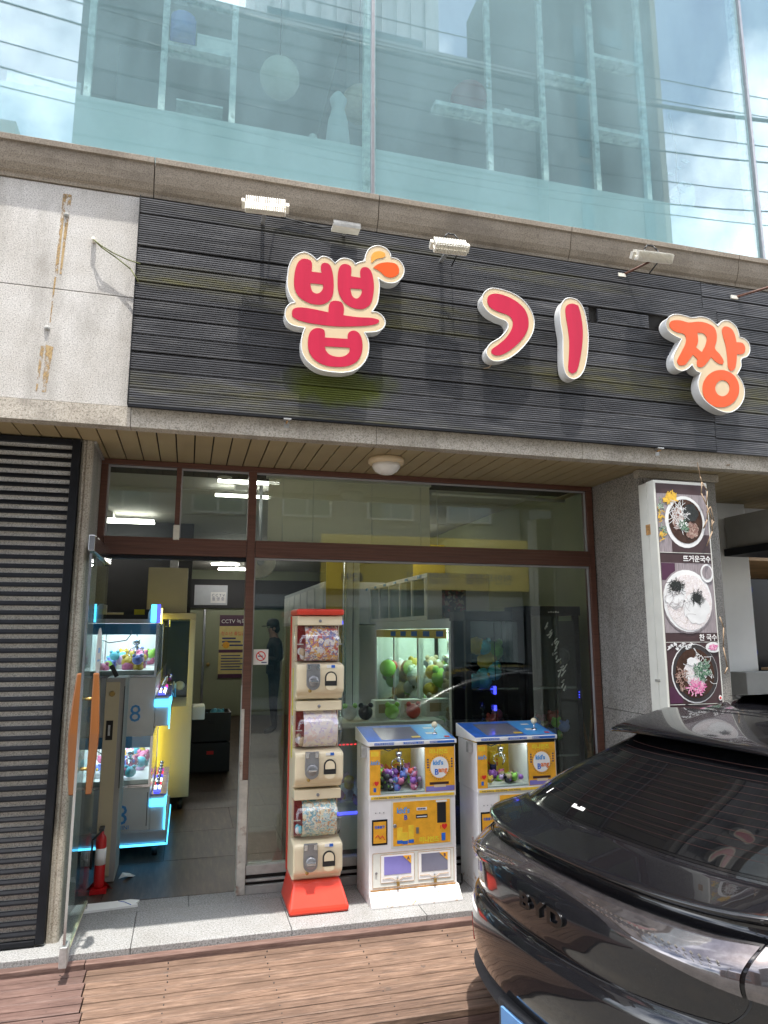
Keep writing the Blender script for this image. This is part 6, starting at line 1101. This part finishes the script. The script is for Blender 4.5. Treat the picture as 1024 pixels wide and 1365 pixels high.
# ------------------------------------------------------------------ person inside the shop
def person():
    t = thing('person', 'person in black cap, dark jacket and patterned trousers looking at a phone inside', 'person', (0, 0, 0))
    S = [((0, 0, .98), .155), ((0, .01, 1.14), .145), ((.01, .02, 1.32), .17), ((0, .02, 1.48), .12), ((-.015, .0, 1.555), .055), ((-.03, 0, 1.64), .085), ((-.03, 0, 1.72), .095),
         ((.0, -.09, .92), .105), ((-.01, -.10, .52), .075), ((.02, -.10, .10), .05), ((-.10, -.11, .045), .04), ((-.16, -.11, .035), .028),
         ((.02, .09, .92), .105), ((.01, .10, .52), .075), ((.05, .10, .10), .05), ((-.07, .11, .045), .04), ((-.13, .11, .035), .028),
         ((.01, -.17, 1.45), .075), ((.03, -.22, 1.18), .055), ((-.18, -.17, 1.20), .042), ((-.24, -.14, 1.24), .03),
         ((.01, .19, 1.45), .075), ((.03, .23, 1.18), .055), ((-.16, .17, 1.14), .042), ((-.22, .13, 1.20), .03)]
    E = [(0, 1), (1, 2), (2, 3), (3, 4), (4, 5), (5, 6), (0, 7), (7, 8), (8, 9), (9, 10), (10, 11), (0, 12), (12, 13), (13, 14), (14, 15), (15, 16), (3, 17), (17, 18), (18, 19), (19, 20), (3, 21), (21, 22), (22, 23), (23, 24)]
    for h, s in ((20, -1), (24, 1)):
        hx, hy, hz = S[h][0]
        for f in range(4):
            b_ = len(S); S.append(((hx - .035, hy - .02 * s + (f - 1.5) * .018, hz + .02), .009)); S.append(((hx - .055 + .004 * f, hy - .01 * s + (f - 1.5) * .016, hz + .045), .008)); E.extend([(h, b_), (b_, b_ + 1)])
        b_ = len(S); S.append(((hx - .01, hy - .03 * s, hz + .04), .009)); E.append((h, b_))
    me = bpy.data.meshes.new('body'); me.from_pydata([v for v, r in S], E, []); o = bpy.data.objects.new('tmp', me); COL.objects.link(o)
    sk = o.modifiers.new('s', 'SKIN'); o.modifiers.new('u', 'SUBSURF').levels = 1
    for v, (p, r) in zip(me.skin_vertices[0].data, S): v.radius = (r, r)
    me.skin_vertices[0].data[0].use_root = True
    dg = bpy.context.evaluated_depsgraph_get(); m2 = bpy.data.meshes.new_from_object(o.evaluated_get(dg)); bpy.data.objects.remove(o)
    m2.materials.clear()
    for n in ('jacket', 'pants', 'skin', 'black_plastic'): m2.materials.append(M[n])
    for p in m2.polygons:
        c = p.center; p.use_smooth = True
        p.material_index = 3 if c.z < .10 else 1 if c.z < .93 else 2 if (c.z > 1.53 and abs(c.y) < .15) or (c.x < -.21 and c.z > 1.1) else 0
    b = bpy.data.objects.new('body', m2); COL.objects.link(b); b.parent = t; ORI[b.name] = Vector()
    MB().lathe((-.03, 0, 1.72), [(.105, .0), (.107, .05), (.09, .10), (.05, .125), (.002, .13)], 18).build('cap', 'hair_black', b); MB().prism([(-.12, -.07), (-.20, -.045), (-.215, 0), (-.20, .045), (-.12, .07)], 'z', 1.715, 1.727).build('cap_peak', 'hair_black', b)
    MB().ball((.0, 0, 1.68), .09, 12).build('hair', 'hair_black', b)
    MB().add([(-.125, -.012, 1.675), (-.125, .012, 1.675), (-.15, 0, 1.655), (-.118, 0, 1.70)], [(0, 2, 3), (2, 1, 3), (0, 1, 2)]).build('nose', 'skin', b)
    for s in (-1, 1): MB().ball((-.118, s * .032, 1.70), .009, 8).build('eye', 'hair_black', b); MB().ball((-.02, s * .097, 1.68), .022, 8).build('ear', 'skin', b)
    MB().box(-.127, -.02, 1.632, -.112, .02, 1.638).build('mouth', 'capsule_inner', b); MB().box(.0, -.17, 1.0, .09, .0, 1.16).box(-.15, -.2, .96, -.02, -.15, 1.10).build('jacket_hem', 'jacket', b, .03)
    p = thing('mobile_phone', 'black phone held by the person inside the shop', 'phone', (1.42 - .27, 7.2, 1.25)); B('phone_body', 'black_plastic', p, (1.135, 7.12, 1.22, 1.147, 7.26, 1.30), bev=.003)
    t.location = (1.42, 7.2, 0); t.scale = (1.02, 1.02, 1.02)
person()

# ------------------------------------------------------------------ parked car (local frame: x forward, y left, z up)
car = thing('parked_car', 'glossy black car with ducktail spoiler parked with its rear to the deck', 'car', (0, 0, 0))
def lerp_tab(tab, h):
    if h <= tab[0][0]: return tab[0][1:]
    for a, b in zip(tab, tab[1:]):
        if h <= b[0]:
            i = tab.index(a); t_ = (h - a[0]) / (b[0] - a[0]); L = b[0] - a[0]; r_ = []
            for c_ in range(1, len(a)):
                d = (b[c_] - a[c_]) / L
                def tan(p, q, r):
                    if p is None or r is None: return d
                    s0 = (q[c_] - p[c_]) / (q[0] - p[0]); s1 = (r[c_] - q[c_]) / (r[0] - q[0])
                    return 0 if s0 * s1 <= 0 else 2 * s0 * s1 / (s0 + s1)
                m0 = tan(tab[i - 1] if i else None, a, b); m1 = tan(a, b, tab[i + 2] if i + 2 < len(tab) else None)
                r_.append((2 * t_ ** 3 - 3 * t_ * t_ + 1) * a[c_] + (t_ ** 3 - 2 * t_ * t_ + t_) * L * m0 + (3 * t_ * t_ - 2 * t_ ** 3) * b[c_] + (t_ ** 3 - t_ * t_) * L * m1)
            return tuple(r_)
    return tab[-1][1:]
#        h     s_rear s_front W    A
BODY = [(.24, .22, 4.50, .84, .40), (.30, .10, 4.60, .88, .42), (.38, .015, 4.66, .895, .46), (.46, -.065, 4.70, .902, .50), (.55, -.095, 4.70, .900, .53), (.64, -.104, 4.70, .892, .54), (.70, -.100, 4.69, .888, .53), (.735, -.084, 4.68, .884, .52),
        (.75, -.060, 4.68, .882, .51), (.80, -.068, 4.67, .88, .51), (.87, -.070, 4.64, .876, .51), (.92, -.062, 4.6, .872, .50), (.945, -.045, 4.58, .87, .49), (.962, -.012, 4.55, .87, .48), (.985, .042, 4.5, .868, .47), (1.010, .062, 4.46, .866, .46), (1.022, .060, 4.44, .866, .46),
        (1.030, .034, 4.42, .866, .46), (1.040, .012, 4.4, .866, .46), (1.050, .010, 4.38, .866, .46), (1.056, .022, 4.36, .864, .45), (1.062, .06, 4.3, .860, .43), (1.075, .15, 4.1, .856, .40), (1.088, .24, 3.7, .85, .37)]
GH = [(1.088, .272, 3.55, .855, .36), (1.10, .292, 3.5, .85, .36), (1.16, .395, 3.35, .82, .36), (1.24, .555, 3.15, .775, .38), (1.32, .73, 2.95, .725, .40), (1.38, .86, 2.8, .69, .42), (1.44, 1.02, 2.65, .655, .45), (1.49, 1.20, 2.5, .62, .5), (1.53, 1.42, 2.3, .58, .55), (1.555, 1.68, 2.15, .50, .5), (1.568, 1.80, 2.05, .36, .3)]
PX = 2.5
def surf_s(tab, u, h):
    sr, sf, W, A = lerp_tab(tab, h); k = min(.9995, abs(u) / W); return sr + A * (1 - (1 - k ** PX) ** (1 / PX))
def ring(tab, h):
    sr, sf, W, A = lerp_tab(tab, h); pts = []
    NU = 64
    for i in range(NU + 1):
        u = W * math.sin(-math.pi / 2 + math.pi * i / NU) * .99998; k = min(1, abs(u) / W); pts.append((sr + A * (1 - (1 - k ** PX) ** (1 / PX)), u, h))
    for i in range(1, 8): pts.append((sr + A + (sf - .6 - sr - A) * i / 8, W, h))
    for i in range(NU + 1):
        u = -W * math.sin(-math.pi / 2 + math.pi * i / NU) * .99998; k = min(1, abs(u) / W); pts.append((sf - .6 * (1 - (1 - k ** PX) ** (1 / PX)), u, h))
    for i in range(1, 8): pts.append((sf - .6 + (sr + A - sf + .6) * i / 8, -W, h))
    return pts
def rings_mesh(tab, hs, cap_top=False, cap_bot=False):
    vs = []; 
    for h in hs: vs += ring(tab, h)
    n = len(ring(tab, hs[0])); fs = [(k * n + i, k * n + (i + 1) % n, (k + 1) * n + (i + 1) % n, (k + 1) * n + i) for k in range(len(hs) - 1) for i in range(n)]
    mb = MB().add(vs, fs, 0, True)
    if cap_top: mb.f.append([(len(hs) - 1) * n + i for i in range(n)]); mb.m.append(0); mb.s.append(True)
    if cap_bot: mb.f.append([i for i in range(n)][::-1]); mb.m.append(0); mb.s.append(False)
    return mb
hs = []
for a, b in zip(BODY, BODY[1:]):
    k = 8 if b[0] - a[0] > .03 else 3
    hs += [a[0] + (b[0] - a[0]) * i / k for i in range(k)]
hs.append(BODY[-1][0])
def smooth_tab(tab, hs_):  # light smoothing of the profile so that highlights flow
    return hs_
body = rings_mesh(BODY, hs, True, True).build('body_shell', 'car_paint', car)
hg = []
for a, b in zip(GH, GH[1:]): hg += [a[0] + (b[0] - a[0]) * i / 4 for i in range(4)]
hg.append(GH[-1][0])
roof = rings_mesh(GH, hg, True).build('roof_shell', 'car_paint', car)
sm_ = body.modifiers.new('smooth', 'CORRECTIVE_SMOOTH') if False else None
def patch(tab, u0f, u1f, h0, h1, nu, nh, off, rev=False):
    vs = []
    for j in range(nh + 1):
        h = h0 + (h1 - h0) * j / nh; a, b = u0f(h), u1f(h)
        for i in range(nu + 1):
            u = a + (b - a) * i / nu; vs.append((surf_s(tab, u, h) - off, u, h))
    return MB().add(vs, [(j * (nu + 1) + i, j * (nu + 1) + i + 1, (j + 1) * (nu + 1) + i + 1, (j + 1) * (nu + 1) + i) for j in range(nh) for i in range(nu)], 0, True)
gu = lambda h: -(.665 - (h - 1.10) * .36); gl = lambda h: .665 - (h - 1.10) * .36
rg = patch(GH, gu, gl, 1.104, 1.40, 40, 14, .006).build('rear_window', 'car_glass', car, fix=False)
patch(GH, lambda h: gu(h) - .014, lambda h: gl(h) + .014, 1.096, 1.402, 40, 14, .003).build('window_seal', 'gloss_black', car, fix=False)
for j in range(13):
    h = 1.135 + j * .0185; mb = MB(); vs = []
    for i in range(25):
        u = gu(h) * .90 + (gl(h) - gu(h)) * .90 * i / 24; s_ = surf_s(GH, u, h) - .0075; vs += [(s_, u, h), (s_, u, h + .0012)]
    mb.add(vs, [(2 * i, 2 * i + 2, 2 * i + 3, 2 * i + 1) for i in range(24)]).build('heater_line', 'heater_line', rg, fix=False)
for (u, h, wv, hh, sk) in ((.60, 1.13, .006, .02, .012),):
    MB().add([(surf_s(GH, u, h) - .009, u, h), (surf_s(GH, u, h) - .009, u - wv, h), (surf_s(GH, u - sk, h + hh) - .009, u - sk - wv, h + hh), (surf_s(GH, u - sk, h + hh) - .009, u - sk, h + hh)], [(0, 1, 2, 3)]).build('sticker', 'white_print', rg, fix=False)
mb = MB(); rr = random.Random(2)
for i in range(7):
    u = .33 - i * .013; h = 1.128; s_ = surf_s(GH, u, h) - .009; hh = .006 + .006 * rr.random(); mb.add([(s_, u, h), (s_, u - .008, h), (s_ + hh * 1.5, u - .008, h + hh), (s_ + hh * 1.5, u, h + hh)], [(0, 1, 2, 3)])
mb.build('sticker', 'white_print', rg, fix=False)
# light bar: lens that widens towards both corners
def strip(u0, u1, top, bot, nu, nv, bulge, off, tab=BODY):
    vs = []
    for j in range(nv + 1):
        for i in range(nu + 1):
            u = u0 + (u1 - u0) * i / nu; h = bot(u) + (top(u) - bot(u)) * j / nv
            s_ = surf_s(BODY, u, .90) * 0 + surf_s(BODY, u, .985 - (.985 - h) * .55)
            vs.append((s_ - off - bulge * math.sin(math.pi * j / nv) , u, h))
    return MB().add(vs, [(j * (nu + 1) + i, j * (nu + 1) + i + 1, (j + 1) * (nu + 1) + i + 1, (j + 1) * (nu + 1) + i) for j in range(nv) for i in range(nu)], 0, True)
tp_ = lambda u: .988 - .012 * (abs(u) / .75) ** 2; bt_ = lambda u: .950 - .098 * min(1.25, abs(u) / .75) ** 1.6
strip(-.742, .742, tp_, bt_, 60, 8, .020, .024).build('light_bar', 'lightbar_lens', car, fix=False)
strip(-.745, .745, lambda u: tp_(u) + .004, lambda u: bt_(u) - .004, 60, 6, .010, .016).build('light_bar_seal', 'gloss_black', car, fix=False)
for s in (-1, 1):
    u0, u1 = (.752, .90) if s > 0 else (-.90, -.752)
    strip(u0, u1, tp_, bt_, 14, 8, .018, .024).build('tail_lamp', 'lightbar_lens', car, fix=False)
    # lamp facets seen through the lens
mb = MB()
for s in (-1, 1):
    for i in range(22):
        u = s * (.24 + i * .022); h = (tp_(u) + bt_(u)) / 2 - .006; s_ = surf_s(BODY, u, .985 - (.985 - h) * .55) - .0445
        for k in (-1, 0, 1): g_ = .006 + .010 * abs(u); mb.add([(s_, u, h + k * g_ * 1.6), (s_ - .001, u + .010, h + g_ * .6 + k * g_ * 1.6), (s_, u + .018, h + k * g_ * 1.6), (s_ - .001, u + .008, h - g_ * .4 + k * g_ * 1.6)], [(0, 1, 2, 3)])
mb.build('lamp_facets', 'steel', car, fix=False)['kind'] = 'stuff'
# seams
def seam(pts, w_, name='panel_seam'):
    vs = []
    for (u, h) in pts: s_ = surf_s(BODY, u, h) - .003; s2 = surf_s(BODY, u + w_, h) - .003; vs += [(s_, u, h), (s2, u + w_, h)]
    return MB().add(vs, [(2 * i, 2 * i + 1, 2 * i + 3, 2 * i + 2) for i in range(len(pts) - 1)]).build(name, 'rubber', car, fix=False)
for s in (-1, 1): seam([(s * .748, 1.058 - i * .01) for i in range(22)], s * .006); seam([(s * (.748 - .0005 * i * i), .848 - i * .008) for i in range(13)], s * .006)
vs = []
for i in range(41):
    u = -.70 + 1.4 * i / 40; h = .742 + .02 * (abs(u) / .7) ** 2; vs += [(surf_s(BODY, u, h) - .003, u, h - .003), (surf_s(BODY, u, h) - .003, u, h + .003)]
MB().add(vs, [(2 * i, 2 * i + 2, 2 * i + 3, 2 * i + 1) for i in range(40)]).build('panel_seam', 'rubber', car, fix=False)
# roof spoiler
def sp_pt(u, t_): # t 0 = trailing tip, 1 = roof
    tip = .775 + .10 * (abs(u) / .66) ** 3; return tip + (1.24 - tip) * t_
vs = []; NU, NT = 30, 10
for j in range(NT + 1):
    for i in range(NU + 1):
        u = -.655 + 1.31 * i / NU; t_ = j / NT; s_ = sp_pt(u, t_); h = 1.432 + .078 * t_ ** .75 - .012 * (abs(u) / .65) ** 2 * (1 - t_) - .02 * (abs(u) / .66) ** 4; vs.append((s_, u * (1 - .02 * t_), h))
b_ = len(vs)
for j in range(NT + 1):
    for i in range(NU + 1):
        x, yv, z = vs[j * (NU + 1) + i]; t_ = j / NT; vs.append((x + .002, yv, 1.415 - .012 * (abs(yv) / .65) ** 2 - .045 * t_ - .02 * (abs(yv) / .66) ** 4))
q = NU + 1; fs = [(j * q + i, j * q + i + 1, (j + 1) * q + i + 1, (j + 1) * q + i) for j in range(NT) for i in range(NU)]; fs += [(b_ + f[3], b_ + f[2], b_ + f[1], b_ + f[0]) for f in fs]
fs += [(i, i + 1, b_ + i + 1, b_ + i) for i in range(NU)] + [(j * q, (j + 1) * q, b_ + (j + 1) * q, b_ + j * q) for j in range(NT)] + [(j * q + NU, (j + 1) * q + NU, b_ + (j + 1) * q + NU, b_ + j * q + NU) for j in range(NT)]
MB().add(vs, fs, 0, True).build('roof_spoiler', 'car_paint', car, .004)
MB().path([(1.245, -.5 + i * .1, 1.5185 - .0 * i) for i in range(11)], .003, 5).build('panel_seam', 'rubber', car)
# lettering on the tailgate
def on_gate(me):
    for v in me.vertices:
        y_ = -v.co.x; dep = v.co.y; v.co = Vector((surf_s(BODY, y_, .85 + 0) - .0005, y_, v.co.z)) + Vector((dep, 0, 0)); 
c = bpy.data.curves.new('lettering', 'FONT'); c.body = 'BYD'; c.size = .078; c.extrude = .007; c.align_x = 'CENTER'; c.offset = .002; c.space_character = 1.25; c.bevel_depth = .0015
tt = bpy.data.objects.new('tmp', c); COL.objects.link(tt); dg = bpy.context.evaluated_depsgraph_get(); me = bpy.data.meshes.new_from_object(tt.evaluated_get(dg)); bpy.data.objects.remove(tt)
me.transform(Matrix.Rotation(R_(90), 4, 'X') @ Matrix.Diagonal((1.6, 1, 1, 1))); 
for v in me.vertices: x, d_, z = v.co; yy = -x; v.co = (surf_s(BODY, yy, .865) + d_ - .004, yy, z + .845)
me.materials.clear(); me.materials.append(M['gloss_black']); me.polygons.foreach_set('material_index', [0] * len(me.polygons)); lo_ = bpy.data.objects.new('lettering', me); COL.objects.link(lo_); lo_.parent = car; ORI[lo_.name] = Vector()
# reflectors, also standing in for a red reflection on the bumper; plate, lower trim
for s in (-1, 1):
    pts = [(s * .66, .515), (s * .70, .615), (s * .775, .600), (s * .745, .47)]; MB().add([(surf_s(BODY, u, h) - .006, u, h) for u, h in pts] + [(surf_s(BODY, u, h) + .01, u, h) for u, h in pts], [(0, 1, 2, 3), (0, 1, 5, 4), (1, 2, 6, 5), (2, 3, 7, 6), (3, 0, 4, 7)]).build('reflector_glint', 'sign_lens_red', car)
vs = []; n = 44
TR = [(.24, .02), (.26, .07), (.33, .075), (.385, .06), (.40, .008)]
for h, o_ in TR:
    for i in range(n + 1):
        sr, sf, W, A = lerp_tab(BODY, h); u = W * math.sin(-math.pi / 2 + math.pi * i / n); k = min(.9995, abs(u) / W)
        vs.append((sr + A * (1 - (1 - k ** PX) ** (1 / PX)) - o_, u * (1 + o_ * 1.2), h))
MB().add(vs, [(j * (n + 1) + i, j * (n + 1) + i + 1, (j + 1) * (n + 1) + i + 1, (j + 1) * (n + 1) + i) for j in range(len(TR) - 1) for i in range(n)], 0, True).build('lower_trim', 'car_trim', car, fix=False)
B('plate_recess', 'car_trim', car, (-.085, -.30, .30, .02, .30, .455), bev=.01); B('number_plate', 'plate_blue', car, (-.098, -.26, .315, -.0855, .26, .435), bev=.002)
# side windows, wheels, arches, mirrors, front lamps
for s in (-1, 1):
    vs = []
    for h in (1.12, 1.40):
        sr, sf, W, A = lerp_tab(GH, h)
        for i in range(13): xx = sr + A + .1 + (sf - .75 - sr - A) * i / 12; vs.append((xx, s * (W + .004), h))
    MB().add(vs, [(i, i + 1, 14 + i, 13 + i) for i in range(12)], 0, True).build('side_window', 'car_glass', car, fix=False)
    for xx in (1.0, 3.85):
        MB().lathe((xx, s * .922, .34), [(.41, 0), (.41, s * .004)], 30, 'y').build('wheel_arch', 'rubber', car)
        wh = MB().lathe((xx, s * .70, .34), [(.24, 0), (.335, s * .01), (.345, s * .05), (.345, s * .20), (.33, s * .235), (.25, s * .245)], 32, 'y').build('tyre', 'tyre', car); rm = MB().lathe((xx, s * .935, .34), [(.235, 0), (.245, s * .012), (.20, s * .006), (.05, s * .012)], 24, 'y'); 
        for k in range(5): a = 2 * math.pi * k / 5; rm.tube((xx, s * .945, .34), (xx + .22 * math.cos(a), s * .945, .34 + .22 * math.sin(a)), .028, .02, 8)
        rm.build('rim', 'rim', wh)
    B('mirror', 'car_paint', car, (3.0, s * .95, 1.02, 3.14, s * 1.12, 1.14), bev=.03); B('headlamp', 'lightbar_lens', car, (4.45, s * .5, .72, 4.56, s * .8, .80), bev=.02); B('door_handle', 'car_paint', car, (2.0, s * .955, .88, 2.2, s * .972, .91), bev=.008)
B('windscreen', 'car_glass', car, (3.2, -.6, 1.12, 3.3, .6, 1.2)) if False else None
car.location = (1.396, -2.326, -.246); car.rotation_euler = (0, 0, .145)
